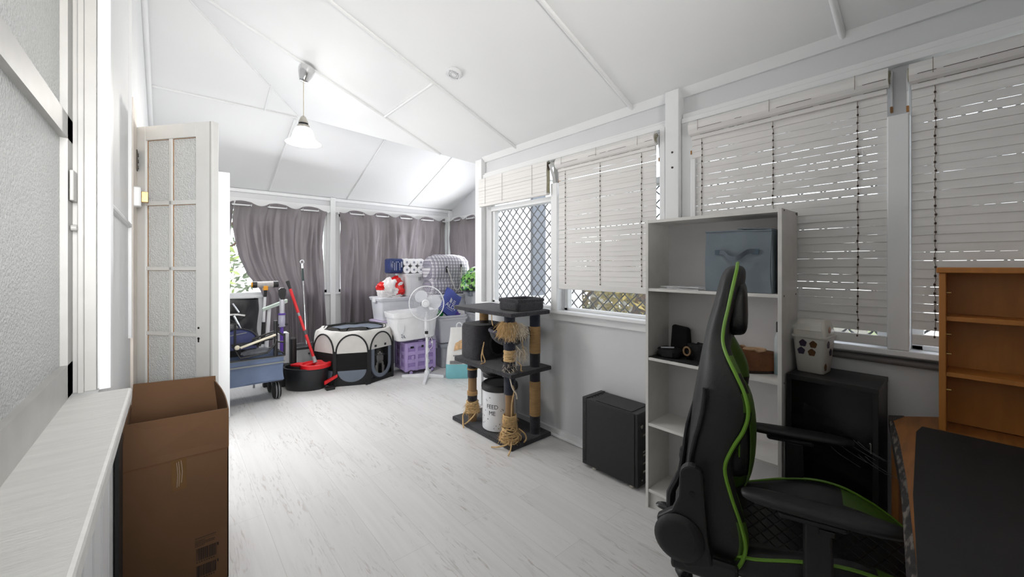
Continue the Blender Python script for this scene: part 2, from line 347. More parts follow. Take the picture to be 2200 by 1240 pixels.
# ------------------------------------------------------------------ blinds
def blind(lab, y0, y1, x, zt, zb, w, cords, gaps, roll=.034, seed=1):
    t = thing('timber_blind', lab, 'blind', (x, (y0+y1)/2, zb), group='painted timber roll blinds'); R = random.Random(seed)
    g = G(); z = zt-.045; pitch = .0345
    while z > zb+.05:
        tl = R.uniform(-.0016, .0016); cl = R.random()*(1.35-.35*gaps); ex = -.002 if cl < (.28 if gaps > .6 else .45) else (R.uniform(-.0003, .001) if cl < .5 or gaps < .6 and cl < .9 else R.uniform(.002, .0042))
        hh = (.0348-ex)/2; M = Matrix.Translation((x, 0, z)) @ Matrix.Rotation(R.uniform(.03, .17), 4, 'Y') @ Matrix.Rotation(tl*.6, 4, 'X')
        yy = [y0+(y1-y0)*k/9 for k in range(10)]; q = [R.uniform(-.0013, .0013) for _ in yy]
        g.loft([[(-.002, yk, -hh+qk), (.002, yk, -hh+qk), (.002, yk, hh), (-.002, yk, hh)] for yk, qk in zip(yy, q)], M=M)
        z -= pitch
    obj('slats', g, BLIND, t)
    obj('bottom_rail', G().box(x-.006, x+.006, y0, y1, zb, zb+.042), BLIND, t, bevel=.003)
    g = G(); sec = []                                    # rolled-up head: stadium section of lapped slats
    for k in range(20):
        a = 2*PI*k/20; sec.append((x-.012+roll*math.cos(a)*(1+.05*(k % 2)), zt-.035+(roll+.008)*math.sin(a)))
    g.prism(sec, y0-.006, y1+.006, 'y'); obj('rolled_head', g, BLIND, t)
    for ye, sg in ((y0-.008, -1), (y1+.008, 1)):
        g = G(); pts = [(x-.012+(roll*.85)*(1-k/26)*math.cos(k*.75), ye, zt-.035+(roll*.95)*(1-k/26)*math.sin(k*.75)) for k in range(24)]
        g.tube(pts, .0022, 5); obj('rolled_end', g, OLD, t)
    obj('head_rail', G().box(x-.014, x+.004, y0, y1, zt-.098, zt-.076), BLIND, t, bevel=.002)
    for ye in (y0-.014, y1+.010):
        b = G(); b.prism([(x-.004, zt-.03), (x+.02, zt-.0), (x+.05, zt+.01), (x+.05, zt-.16), (x+.022, zt-.17), (x+.014, zt-.09), (x-.008, zt-.045)], ye, ye+.006, 'y')
        bo = obj('bracket', b, WHITE, t, bevel=.001)
        obj('chipped_corner', G().box(x+.012, x+.03, ye-.001, ye+.007, zt-.172, zt-.15), BROWN, bo)
    hl = G(); y_ = y0
    while y_ < y1-.03:
        e_ = min(y1, y_+R.uniform(.02, .16)); hl.box(x-.0155, x-.0135, y_, e_, zt-.0775, zt-.0755)
        if R.random() < .7: hl.box(x-.0475, x-.0455, y_, e_, zt-.049, zt-.0475)
        y_ = e_+R.uniform(.004, .05)
    o_ = obj('chipped_edge', hl, DARKC, t); o_['kind'] = 'stuff'
    for yc in cords:
        g = G(); pts = []; z = zt-.09; k = 0
        while z > zb+.03: pts.append((x-.005, yc+R.uniform(-.0018, .0018), z)); z -= .0172
        P2 = []; r2 = []
        for k, p in enumerate(pts):
            if k % 2: P2.append(p); r2.append(.0011)
            else:
                for dz, rr_ in ((.005, .0011), (.0034, .0034), (-.0034, .0034), (-.005, .0011)): P2.append((p[0], p[1], p[2]+dz)); r2.append(rr_)
        g.tube(P2, r2, 6)
        for f in g.b.faces: f.material_index = 1 if all(((Vector(v.co)-Vector((pts[0][0], v.co.y, v.co.z))).length > -1) for v in f.verts) and sum(1 for v in f.verts if min(abs(v.co.z-p[2]) for p in pts[::2]) < .0045) >= 4 else 0
        obj('cord', g, [CORD, DARKC], t)
        g = G().cyl((x-.0505, yc+.004, zt-.06), (x-.0485, yc+.004, zt+.0), .001, n=5); obj('head_cord', g, CORD, t)
    return t
blind('long closed white blind between the mullion board and the white post', 1.262, 2.07, 2.272, 2.165, 1.168, .0345, (2.0, 1.68, 1.36), .5, seed=3)
blind('widest blind, directly behind and above the bookshelf, with three brown knotted cords', .222, 1.04, 2.276, 2.165, 1.01, .033, (.985, .637, .316), 1.0, seed=5)
blind('blind partly hidden by the orange hutch, beyond the short mullion board', -.64, .15, 2.276, 2.155, 1.03, .033, (.085, -.3, -.55), 1.0, seed=9)
t = thing('timber_blind', 'short half-raised blind rolled up above the uncovered grille window', 'blind', (2.25, 2.6, 1.9), group='painted timber roll blinds')
g = G(); R = random.Random(2)
for k in range(9):
    z = 2.165-k*.0292; g.box(2.225+R.uniform(-.002, .002), 2.229, 2.158, 3.055, z-.028, z)
obj('slats', g, BLIND, t)
obj('slats', G().box(2.262, 2.266, 2.16, 3.05, 1.93, 2.16), mat('old_slat_backs', (168, 166, 148), .7, var=.1), t)
g = G(); sec = [(2.246+.022*math.cos(a), 1.925+.024*math.sin(a)) for a in [PI+PI*k/10 for k in range(11)]]
g.tube([(s[0], 2.16, s[1]) for s in sec], .002, 5); g.prism(sec+[(2.264, 1.93), (2.232, 1.93)][::1], 2.16, 3.052, 'y'); obj('rolled_fold', g, BLIND, t)
g = G(); pts = [(2.246+.019*(1-k/30)*math.cos(k*.8), 2.154, 2.13+.042*(1-k/30)*math.sin(k*.8)) for k in range(28)]; g.tube(pts, .0025, 5); obj('rolled_end', g, DARKC, t)
obj('inner_slats', G().box(2.2295, 2.262, 2.1555, 2.159, 1.92, 2.155), OLD, t)
g = G(); g.prism([(2.235, 2.135), (2.25, 2.145), (2.30, 2.06), (2.315, 2.0), (2.29, 1.97), (2.28, 2.04)], 2.138, 2.146, 'y'); b = obj('bracket', g, WHITE, t); obj('chipped_corner', G().box(2.29, 2.31, 2.139, 2.149, 1.972, 1.99), BROWN, b)
for y in (2.95, 2.70, 2.32):
    obj('cord', G().cyl((2.222, y, 1.92), (2.222, y, 2.165), .0011, n=5), CORD, t)

# ------------------------------------------------------------------ outside
GRASS = mat('garden_grass', (118, 130, 84), .9, var=.3, scale=2)
struct('ground', G().box(-8, 16, 6.3, 18, -.65, -.6).box(3.95, 16, -8, 6.3, -.65, -.6), GRASS)
EXT = mat('exterior_cladding', (232, 233, 235), .5, var=.03); EXG = mat('grey_shutter', (100, 108, 120), .6, var=.06)
g = G().box(2.425, 3.87, 3.14, 3.168, 0, 2.36)
for x in (2.5, 2.66, 2.78, 2.96, 3.2, 3.36, 3.52, 3.7): g.box(x, x+.012, 3.13, 3.142, 0, 2.36)
struct('wall_exterior', g, EXT)
for a, b in ((2.99, 3.185), (3.37, 3.5)):
    top('outdoor_shutter', 'blue-grey shutter strip on the white cladding seen through the grille, ' + ('wider one' if a < 3.1 else 'narrow one at the mullion'), 'shutter', G().box(a, b, 3.10, 3.13, 1.02, 2.2), EXG, bevel=.003, group='blue-grey outdoor shutters')
BARK = mat('bark', (92, 72, 54), .9, var=.3, scale=14); 
def tree(x, y, h, r, col, lab, seed, trunk=.07):
    R = random.Random(seed); t = thing('garden_tree', lab, 'tree', (x, y, -.6), group='garden trees outside the windows')
    pts = [(x+R.uniform(-.06, .06)*k, y+R.uniform(-.06, .06)*k, -.6+h*k/6) for k in range(7)]; g = G(); g.tube(pts, [trunk*(1-.1*k) for k in range(7)], 10)
    for k in range(5):
        p = pts[3+k % 3]; a = R.uniform(0, 6.28); g.tube([p, (p[0]+.5*r*math.cos(a), p[1]+.5*r*math.sin(a), p[2]+.4*r), (p[0]+.9*r*math.cos(a), p[1]+.9*r*math.sin(a), p[2]+.9*r)], [.035, .025, .012], 6)
    obj('trunk', g, BARK, t)
    g = G()
    for k in range(900):
        a = R.uniform(0, 6.28); q = R.random()**.4*r; e = R.uniform(-.9, 1); c = Vector((x+q*math.cos(a)*math.sqrt(1-e*e*.8), y+q*math.sin(a)*math.sqrt(1-e*e*.8), -.6+h*.8+e*r*.9))
        s = R.uniform(.05, .11); u = Vector((R.gauss(0, 1), R.gauss(0, 1), R.gauss(0, 1))).normalized(); v = u.orthogonal().normalized()
        g._f([g.b.verts.new(c+u*s), g.b.verts.new(c+v*s*.45), g.b.verts.new(c-u*s), g.b.verts.new(c-v*s*.45)])
    obj('foliage', g, mat('leaves', col, .7, var=.35, scale=3), t)
tree(-.3, 9.2, 2.3, 1.3, (150, 170, 90), 'pale green tree beyond the far window left of the curtain', 1)
tree(.55, 11.5, 3.0, 1.6, (95, 110, 80), 'darker tree further off beyond the far window', 2)
tree(5.3, 3.2, 2.1, .7, (150, 135, 70), 'yellowing tree with a brown trunk seen below the long blind', 3, .13)
tree(5.4, 4.8, 2.0, .7, (120, 105, 60), 'brownish tree seen at the left end of the gap below the long blind', 4, .12)
tree(6.95, 4.0, 2.3, .75, (88, 92, 66), 'dark tree behind the yellowing one below the long blind', 5, .15)
g = G()
for k in range(24): g.box(8.0, 8.03, 1.0+k*.22, 1.18+k*.22, -.6, .9)
g.box(8.03, 8.07, .9, 6.3, 0, .08).box(8.03, 8.07, .9, 6.3, .6, .68)
top('paling_fence', 'grey paling fence across the garden behind the trees', 'fence', g, mat('weathered_paling', (150, 146, 140), .8, var=.2))

# ------------------------------------------------------------------ curtains and rods
CUR = trans(mat('grey_curtain', (124, 118, 123), .45, var=.05, scale=4), (150, 138, 140), .28)
def rod(name, lab, p0, p1, rings, axis):
    t = thing('curtain_rod', lab, 'curtain rod', ((p0[0]+p1[0])/2, (p0[1]+p1[1])/2, p0[2]), group=None)
    obj('pole', G().cyl(p0, p1, .009), WPL, t, smooth=True)
    for r in rings:
        c = (r, p0[1], p0[2]) if axis == 'x' else (p0[0], r, p0[2]); d = (1, 0, 0) if axis == 'x' else (0, 1, 0)
        g = G(); e1 = Vector((0, 1, 0)) if axis == 'x' else Vector((1, 0, 0)); e2 = Vector((0, 0, 1))
        g.tube([Vector(c)+(e1*math.cos(a)+e2*math.sin(a))*.021 for a in [2*PI*k/14 for k in range(14)]], .006, 6, closed=True)
        obj('eyelet_ring', g, CHROME, t, smooth=True)
    for e in (p0, p1):
        obj('bracket', G().box(e[0]-.008, e[0]+.008, e[1]-.0 if axis == 'x' else e[1]-.008, 5.975 if axis == 'x' else e[1]+.008, e[2]-.012, e[2]+.012), WPL, t)
    return t
YR = 5.90
rod('rod', 'curtain rod behind the cluttered wagon, on the wider curtained window beside the white panel', (.1, YR, 2.10), (1.69, YR, 2.10), [.58+.195*k for k in range(6)], 'x')
rod('rod', 'curtain rod over the window between the white post and the room corner', (1.83, YR, 2.10), (3.62, YR, 2.10), [1.98+.195*k for k in range(8)], 'x')
t = thing('curtain_rod', 'short curtain rod on the gable wall beside the plaid bag', 'curtain rod', (3.68, 5.2, 2.11))
obj('pole', G().cyl((3.68, 4.6, 2.11), (3.68, 5.9, 2.11), .009), WPL, t, smooth=True)
for r in (5.74, 5.55, 5.36, 5.17, 4.98):
    g = G(); g.tube([(3.68+.021*math.cos(a), r, 2.11+.021*math.sin(a)) for a in [2*PI*k/14 for k in range(14)]], .006, 6, closed=True); obj('eyelet_ring', g, CHROME, t, smooth=True)
obj('bracket', G().box(3.67, 3.77, 5.89, 5.905, 2.1, 2.12), WPL, t)
def curtain(lab, x0f, x1f, y, zt, zb, ph, seed, axis='x', nf=5.5):
    def f(u, v):
        z = zt+(zb-zt)*v; a = x0f(z); b = x1f(z); x = a+(b-a)*u; s = x0f(zt)+(x1f(zt)-x0f(zt))*u
        w = .034*math.sin(2*PI*(s-ph)/.39)*(1-.5*v)
        k = min(1, v*5)
        n = noise.noise(Vector((u*nf*1.1+seed, v*.7, seed)))*.11-abs(noise.noise(Vector((u*nf*1.9+seed+v*.8, v*.8, 3))))*.11+noise.noise(Vector((u*nf*3.5, v*3.5, seed)))*.022
        d = w+n*k*1.5
        d = max(d, -.115)
        d = d if d < .01 else .01+.035*math.tanh((d-.01)/.035)
        zz = z+(-.012*abs(math.sin(2*PI*(s-ph)/.39)) if v < .01 else 0)+.03*(1-v)*(1-v)*math.sin(2*PI*(s-ph)/.39)*(v < .08)
        return (x, y+d, zz) if axis == 'x' else (y+d*.7, x, zz)
    g = G(); g.grid(f, 190, 60)
    return top('curtain', lab, 'curtain', g, CUR, group='grey eyelet curtains', smooth=True)
def lerp(tab):
    def f(z):
        tab_ = sorted(tab)
        for (z0, a), (z1, b) in zip(tab_, tab_[1:]):
            if z0 <= z <= z1: t = (z-z0)/(z1-z0); return a+(b-a)*t
        return tab_[0][1] if z < tab_[0][0] else tab_[-1][1]
    return f
curtain('wide grey curtain swept to one side at the bottom, hanging behind the mop handles', lerp([(2.16, .62), (1.95, .58), (1.8, .585), (1.64, .61), (1.45, .65), (1.23, .735), (1.05, .86), (.95, .90), (.3, .92)]), lerp([(2.16, 1.665), (2.0, 1.64), (1.6, 1.615), (1.1, 1.63), (.3, 1.65)]), YR, 2.14, .3, .58, 1.3)
curtain('narrow strip of grey curtain at the edge of the tall white panel', lambda z: .12, lerp([(2.16, .60), (1.9, .575), (1.5, .55), (1.1, .50), (.3, .45)]), YR, 2.14, .9, .58, 8.1)
curtain('grey curtain hanging behind the pet playpen and the stacked tubs', lerp([(2.16, 1.83), (1.9, 1.86), (.3, 1.87)]), lambda z: 3.60, YR, 2.14, .3, 1.98, 4.7, nf=8)
curtain('darkest grey curtain, on the gable wall behind the green bag', lambda z: 4.66, lerp([(2.16, 5.87), (.5, 5.84)]), 3.68, 2.15, .5, 5.17, 2.2, axis='y')

# ------------------------------------------------------------------ pendant and smoke alarm
nrm = Vector((-.397, 0, -1)).normalized()*1.0; nrm = Vector((-.397, 0, -1)).normalized()
t = thing('pendant_light', 'lit pendant lamp with white bell shade hanging from the sloped ceiling', 'pendant lamp', (.80, 3.46, 2.32))
L0 = Vector((.838, 3.48, m1(.838)-.012))
ax = Vector((-.25, -.05, -1)).normalized(); a_ = ax.orthogonal().normalized(); Mx = Matrix((a_, ax.cross(a_), ax)).transposed().to_4x4(); Mx.translation = L0
obj('canopy', G().lathe([(.028, 0), (.058, .012), (.06, .03), (.052, .07), (.036, .115), (.03, .128), (.01, .133)], M=Mx), CHROME, t, smooth=True)
c0 = L0+ax*.13; lx, ly = c0.x, c0.y
obj('hook', G().tube([L0, L0+Vector((.005, 0, -.02))], .004, 6), DARKC, t)
obj('cord', G().cyl((lx, ly, c0.z), (lx, ly, 2.53), .0028, n=8), mat('cream_flex', (200, 190, 168), .6), t)
obj('lamp_holder', G().lathe([(.004, .0), (.018, -.012), (.034, -.05), (.036, -.062)], (lx, ly, 2.545), 24), STEEL, t, smooth=True)
obj('holder_ring', G().lathe([(.035, 0), (.036, -.006), (.030, -.016)], (lx, ly, 2.482), 24), BLK, t, smooth=True)
obj('gallery', G().lathe([(.028, 0), (.044, -.004), (.045, -.022), (.036, -.03)], (lx, ly, 2.47), 24), STEEL, t, smooth=True)
SH = emit(mat('lit_opal_glass', (255, 250, 242), .3), (1, .97, .92), 5.5)
g = G().lathe([(.04, 0), (.062, -.02), (.075, -.05), (.082, -.085), (.098, -.11), (.125, -.124), (.128, -.128), (.122, -.126), (.094, -.113), (.078, -.087), (.071, -.052), (.058, -.024), (.038, -.003)], (lx, ly, 2.452), 36)
g.b.faces.ensure_lookup_table()
bmesh.ops.delete(g.b, geom=[f for f in g.b.faces if len(f.verts) > 4], context='FACES')
obj('lamp_shade', g, SH, t, smooth=True)
obj('bulb', G().ball((lx, ly, 2.39), .028), emit(mat('lit_bulb', (255, 250, 240), .3), (1, .95, .88), 12), t, smooth=True)
pl = bpy.data.lights.new('pendant_bulb_light', 'POINT'); pl.energy = 26; pl.color = (1, .96, .90); pl.shadow_soft_size = .05
po = bpy.data.objects.new('pendant_bulb_light', pl); C.objects.link(po); po.location = (lx, ly, 2.29)

t = thing('smoke_alarm', 'round white smoke alarm on the sloped ceiling', 'smoke alarm', (1.5, 2.341, m1(1.5)-.03))
n3 = Vector((-.397, 0, -1)).normalized(); a_ = n3.orthogonal().normalized(); Mx = Matrix((a_, n3.cross(a_), n3)).transposed().to_4x4(); Mx.translation = Vector((1.5, 2.341, m1(1.5)))
obj('housing', G().lathe([(.052, 0), (.054, .012), (.046, .022), (.03, .024), (.005, .025)], M=Mx, n=32), WPL, t, smooth=True)
g = G()
for r in (.022, .034): g.tube([Mx @ Vector((r*math.cos(a), r*math.sin(a), .0245)) for a in [2*PI*k/24 for k in range(24)]], .0016, 5, closed=True)
obj('vent_ring', g, GPL, t)
g = G()
for k in range(4): g.ball(Mx @ Vector((.040*math.cos(k*1.57+.5), .040*math.sin(k*1.57+.5), .022)), .003, 8)
obj('test_button', g, BLK, t)

# ------------------------------------------------------------------ glazed door leaf
DH = Vector((-.143, 3.075, 0)); DE = Vector((.187, 2.655, 0)); dv = (DE-DH).normalized(); wd = (DE-DH).length
t = thing('door_1', 'white glazed door leaf standing open with ten frosted panes', 'door', tuple(DH), math.atan2(dv.y, dv.x)); t['kind'] = 'structure'; del t['category']; del t['label']
DW = mat('door_paint', (214, 214, 212), .4, var=.03); th = .018
cols = ((.088, .243), (.262, .425)); rows = ((1.705, 2.045), (1.342, 1.682), (.982, 1.322), (.622, .962), (.262, .602))
g = G(); g.box(0, .088, -th, th, .015, 2.122).box(.425, wd, -th, th, .015, 2.122).box(.088, .425, -th, th, 2.045, 2.122).box(.088, .425, -th, th, .015, .262).box(.243, .262, -th*.8, th*.8, .262, 2.045)
for a, b in zip(rows[1:], rows): g.box(.088, .425, -th*.8, th*.8, a[1], b[0])
obj('door_frame', g, DW, t, world=False, bevel=.002)
for cx in cols:
    for rz in rows:
        o = obj('pane', G().box(cx[0], cx[1], -.003, .003, rz[0], rz[1]), FROST, t, world=False)
        g = G().box(cx[0], cx[0]+.0018, -.006, -.003, rz[0], rz[1]).box(cx[0], cx[1], -.006, -.003, rz[1]-.0018, rz[1])
        obj('putty_bead', g, BROWN, o, world=False)
g = G().box(wd-.018, wd-.010, -th-.001, -th+.001, .02, 2.12); obj('edge_groove', g, JAMB, t, world=False)
g = G().cyl((.445, -th-.002, 1.012), (.445, -th+.002, 1.012), .006).cyl((.445, -th-.002, .955), (.445, -th+.002, .955), .007).box(.441, .449, -th-.002, -th+.002, .935, .955)
obj('keyhole', g, BLK, t, world=False)
MI = (Matrix.Translation(DH) @ Matrix.Rotation(math.atan2(dv.y, dv.x), 4, 'Z')).inverted()
for z in (1.93, .35):
    g = G(); g.cyl(MI @ Vector((-.128, 3.05, z-.055)), MI @ Vector((-.128, 3.05, z+.055)), .007); g.box(-.139, -.134, 2.985, 3.05, z-.055, z+.055, MI)
    for k in range(3): g.box(-.134, -.130, 3.0, 3.03, z-.045+k*.034, z-.03+k*.034, MI)
    obj('hinge', g, mat('worn_hinge', (70, 64, 58), .5, .6, var=.4, scale=60), t, world=False)
t = thing('door_stop', 'white door stop block with a brass tip on the wall by the door leaf', 'door stop', (-.12, 2.86, 1.68))
obj('block', G().rbox(-.15, -.112, 2.80, 2.88, 1.655, 1.755, .01), WPL, t); obj('brass_tip', G().box(-.112, -.085, 2.82, 2.87, 1.68, 1.735), BRASS, t, bevel=.002)

# ------------------------------------------------------------------ tall carton
CARD = mat('cardboard', (108, 77, 50), .8, var=.05, scale=6); CARDI = mat('cardboard_inside', (104, 70, 44), .85, var=.06, stretch=(40, 1, 1))
t = thing('cardboard_carton', 'tall open brown cardboard carton standing by the white sill', 'cardboard box', (.03, 2.34, 0))
X0, X1, Y0, Y1, ZB = -.143, .193, 2.10, 2.58, .56; k = .004
g = G(); g.box(X0, X1, Y0, Y0+k, 0, ZB).box(X0, X1, Y1-k, Y1, 0, ZB).box(X0, X0+k, Y0, Y1, 0, ZB).box(X1-k, X1, Y0, Y1, 0, ZB).box(X0, X1, Y0, Y1, 0, k)
obj('body', g, CARD, t)
def quad(pts, n, th=.0035):
    n = Vector(n).normalized()*th; return G().loft([pts, [tuple(Vector(p)+n) for p in pts]])
obj('flap', quad([(X0, Y0, ZB), (X1, Y0, ZB), (X1-.002, Y0-.001, .732), (X0+.014, Y0+.018, .735)], (0, 1, 0)), CARD, t)
obj('flap', quad([(X0, Y1, ZB), (X1, Y1, ZB), (X1-.01, Y1+.03, .765), (X0+.01, Y1+.05, .778)], (0, -1, 0)), CARD, t)
g = G(); P = [(X1, Y0+.01), (X1+.004, Y0+.15), (X1-.006, Y0+.30), (X1-.022, Y1-.02)]
g.grid(lambda u, v: (X1-.0+(.012*math.sin(u*3)-.02*u*v), Y0+.012+(Y1-Y0-.03)*u, ZB+v*(.165+.03*u)), 10, 4)
obj('flap', g, CARD, t, solid=.004)
obj('flap', quad([(X0, Y0+.01, ZB), (X0, Y1-.01, ZB), (X0+.005, Y1-.03, .70), (X0-.004, Y0+.06, .67)], (1, 0, 0)), CARD, t)
obj('crease', G().box(X0, X1, Y0-.0012, Y0, ZB-.0035, ZB+.0035), CARDI, t)
TAPE = mat('brown_tape', (112, 80, 42), .25, var=.1)
tp = obj('packing_tape', G().box(.005, .052, Y0-.0014, Y0-.0002, .435, ZB+.002), TAPE, t)
g = G()
for x, z0, z1 in ((.022, .45, .55), (.028, .452, .553), (.036, .465, .555)): g.tube([(x, Y0-.002, z0), (x+.003, Y0-.002, (z0+z1)/2), (x-.001, Y0-.002, z1)], .0009, 4)
obj('scratch', g, mat('pale_scratch', (190, 175, 155), .6), tp)
INK = mat('printing_ink', (30, 22, 18), .7)
g = G(); R = random.Random(4)
for z0, z1 in ((.118, .168), (.05, .096)):
    x = .084
    while x < .15: w = R.choice([.0008, .0016, .0024, .0032]); g.box(x, x+w, Y0-.0008, Y0, z0, z1); x += w+R.choice([.0009, .0016, .0024])
obj('barcode', g, INK, t)
g = G()
for k in range(6):
    x = .079
    z = .178+k*.0065
    while x < (.145 if k % 3 else .11): w = R.uniform(.002, .006); g.box(x, x+w, Y0-.0008, Y0, z, z+.0022 if k != 4 else z+.0008); x += w+.001
for z0 in (.118, .05):
    for q in range(8): g.box(.084+q*.008, .088+q*.008, Y0-.0008, Y0, z0-.009, z0-.005)
for z0 in (.085, .155): g.box(.153, .158, Y0-.0008, Y0, z0, z0+.012)
obj('printed_lettering', g, INK, t)
t = top('black_slab', 'slim black slab standing between the wall and the tall carton', 'case', G().rbox(-.134, -.1455+.0, 1.96, 2.085, 0, .80, .004) if False else G().box(-.1340, -.146, 1.955, 2.09, 0, .80), BLK)  # plain black slab filling the narrow gap beside the carton

# ------------------------------------------------------------------ storage wagon and what is on it
WF = mat('slate_blue_canvas', (98, 112, 138), .8, var=.1, scale=8, bump=.2, bscale=25); GTR = mat('grey_webbing', (128, 130, 128), .7)
t = thing('folding_wagon', 'slate blue fabric folding wagon with black frame and wheels', 'wagon', (.5, 4.7, 0))
def wr(z, e): return [(.14-e, 4.5-e, z), (.868+e, 4.5-e, z), (.868+e, 4.94+e, z), (.14-e, 4.94+e, z)]
def wagon_side():
    g = G()
    pts = [(.14, 4.5), (.868, 4.5), (.868, 4.94), (.14, 4.94), (.14, 4.5)]
    per = []
    for a, b in zip(pts, pts[1:]):
        for q in range(14): per.append((a[0]+(b[0]-a[0])*q/14, a[1]+(b[1]-a[1])*q/14))
    rings = []
    for j in range(9):
        z = .205+(.448-.205)*j/8; rr = []
        for i, (x, y) in enumerate(per):
            b = .012*noise.noise(Vector((x*6, y*6, z*5)))-.01*math.sin(PI*j/8); cx, cy = .504, .72*0+4.72
            d = Vector((x-cx, y-cy, 0)).normalized(); rr.append((x+d.x*b, y+d.y*b, z-.01*math.sin(x*7)*(j < 2)))
        rings.append(rr)
    g.loft(rings, cap=False); g._f([g.b.verts[i] for i in range(len(per))][::-1]) if False else None
    return g
obj('fabric_body', wagon_side(), WF, t, smooth=True, solid=.004)
obj('fabric_floor', G().box(.145, .863, 4.505, 4.935, .20, .208), WF, t)
obj('webbing', G().box(.138, .872, 4.492, 4.498, .375, .388).box(.138, .872, 4.494, 4.498, .437, .449).box(.868, .876, 4.5, 4.94, .375, .388), GTR, t)
g = G(); g.tube([(.13, 4.49, .45), (.875, 4.49, .45), (.875, 4.95, .45), (.13, 4.95, .45)], .008, 8, closed=True)
for x in (.795, .872): g.tube([(x, 4.50, .45), (x, 4.50, .665 if x > .8 else .80)], .010 if x > .8 else .019, 10)
g.tube([(.60, 4.50, .64), (.80, 4.50, .70), (.872, 4.50, .64)], .010, 8); g.tube([(.80, 4.52, .59), (.872, 4.52, .575)], .008, 8); g.tube([(.80, 4.5, .50), (.872, 4.5, .47)], .008, 8)
g.tube([(.46, 4.48, .80), (.46, 4.48, .56), (.50, 4.47, .475), (.72, 4.47, .50), (.78, 4.48, .56), (.80, 4.49, .62)], .009, 8)
obj('frame', g, BLKM, t, smooth=True)
for wx, wy in ((.80, 4.60), (.80, 4.86), (.22, 4.60), (.22, 4.86)):
    g = G(); g.lathe([(.03, -.035), (.072, -.032), (.084, -.022), (.084, .022), (.072, .032), (.03, .035)], M=Matrix.Translation((wx+.02, wy, .084)) @ Matrix.Rotation(PI/2, 4, 'Y'), n=28)
    wo = obj('wheel', g, RUB, t, smooth=True)
    g = G()
    for q in (-.012, .012): g.tube([(wx+.02+q, wy+.084*math.cos(a), .084+.084*math.sin(a)) for a in [2*PI*k/24 for k in range(24)]], .003, 5, closed=True)
    obj('tread', g, GPL, wo)
    obj('wheel_fork', G().box(wx-.03, wx+.07, wy-.02, wy+.02, .168, .20), BLK, t)
def cloth_blob(name, lab, cat, c, r, m, seed, amp=.25, n=28, flat=True, **k):
    g = G(); g.ball((0, 0, 0), 1, n)
    for v in g.b.verts:
        d = v.co.normalized(); f = 1+amp*noise.noise(d*1.7+Vector((seed, 0, 0)))+amp*.5*noise.noise(d*4.1+Vector((0, seed, 0)))
        s = Vector((abs(d.x)**.6*math.copysign(1, d.x), abs(d.y)**.6*math.copysign(1, d.y), abs(d.z)**.6*math.copysign(1, d.z)))
        v.co = Vector((s.x*r[0]*f, s.y*r[1]*f, s.z*r[2]*f))
        if flat and v.co.z < -r[2]*.75: v.co.z = -r[2]*.75
        v.co += Vector(c)
    if cat is None: return obj(name, g, m, **k)
    return top(name, lab, cat, g, m, smooth=True, **k)
NAVY = mat('navy_nylon', (38, 46, 92), .45, var=.15, bump=.3, bscale=18); BN = mat('black_nylon', (26, 26, 30), .35, var=.2, bump=.4, bscale=16)
g = G()
def bagf(u, v):
    a = 2*PI*u; q = .6; x = .50+.19*abs(math.cos(a))**q*math.copysign(1, math.cos(a)); y = 4.80+.10*abs(math.sin(a))**q*math.copysign(1, math.sin(a)); z = .45+.565*v
    n_ = noise.noise(Vector((x*7, y*7, z*6)))*.035*(.4+math.sin(PI*v)); return (x+n_, y+n_*1.3, z+.012*math.sin(8*x)*v)
t = thing('duffel_bag', 'glossy black bag standing open in the blue wagon', 'bag', (.50, 4.8, .45))
g.grid(bagf, 40, 18); bmesh.ops.remove_doubles(g.b, verts=g.b.verts, dist=.0005); g.box(.36, .64, 4.72, 4.88, .452, .46); obj('bag_body', g, BN, t, smooth=True)
obj('carry_strap', G().tube(smoothpts([(.40, 4.69, .9), (.47, 4.66, .80), (.56, 4.67, .84), (.60, 4.69, .93)]), .007, 6), BN, t)
g = G().tube([(.30, 4.68, .875), (.50, 4.66, .87), (.56, 4.665, .855)], .012, 8); g.tube([(.46, 4.66, .98), (.51, 4.655, .89)], .010, 8)
top('steel_bracket', 'shiny bent steel rack lying across the black bag', 'bracket', g.tube([(.47, 4.66, .86), (.52, 4.655, .74), (.55, 4.66, .64)], .012, 8), CHROME, smooth=True)
t = thing('camp_chair_bag', 'blue half-round carry bag with black piping on the wagon', 'bag', (.49, 4.62, .46))
g = G(); g.loft([[(.49+.155*math.cos(a)*s, y, .60+.115*math.sin(a)*s) for a in [PI*k/16 for k in range(17)]]+[(.335, y, .52), (.645, y, .52)] for y, s in ((4.56, .9), (4.575, 1), (4.66, 1), (4.68, .9))])
for v in g.b.verts: v.co.z += .02
obj('pouch', g, NAVY, t, smooth=True)
g = G().tube([(.49+.157*math.cos(a), 4.572, .622+.117*math.sin(a)) for a in [PI*k/18 for k in range(19)]], .007, 6); obj('piping', g, BN, t)
g = G().tube([(.34, 4.555, .67), (.56, 4.553, .70)], .004, 6); obj('zip', g, GTR, t)
R = random.Random(3)
t = thing('tripod', 'folded black tripod lying across the wagon frame', 'tripod', (.62, 4.56, .5))
g = G()
for dz in (0, .02, .04): g.tube([(.44, 4.52+dz, .58+dz*.3), (.62, 4.53+dz, .60), (.78, 4.54+dz, .62+dz)], .009, 8)
obj('legs', g, BLKM, t, smooth=True); obj('tripod_head', G().ball((.63, 4.54, .60), (.035, .03, .03)).cyl((.66, 4.54, .56), (.70, 4.54, .66), .012), BLK, t, smooth=True)
top('white_roller', 'pale wooden stick lying over the wagon with a knob end', 'stick', G().cyl((.50, 4.46, .575), (.79, 4.47, .665), .011).ball((.475, 4.46, .58), .022), mat('pale_wood', (214, 206, 186), .6), smooth=True)
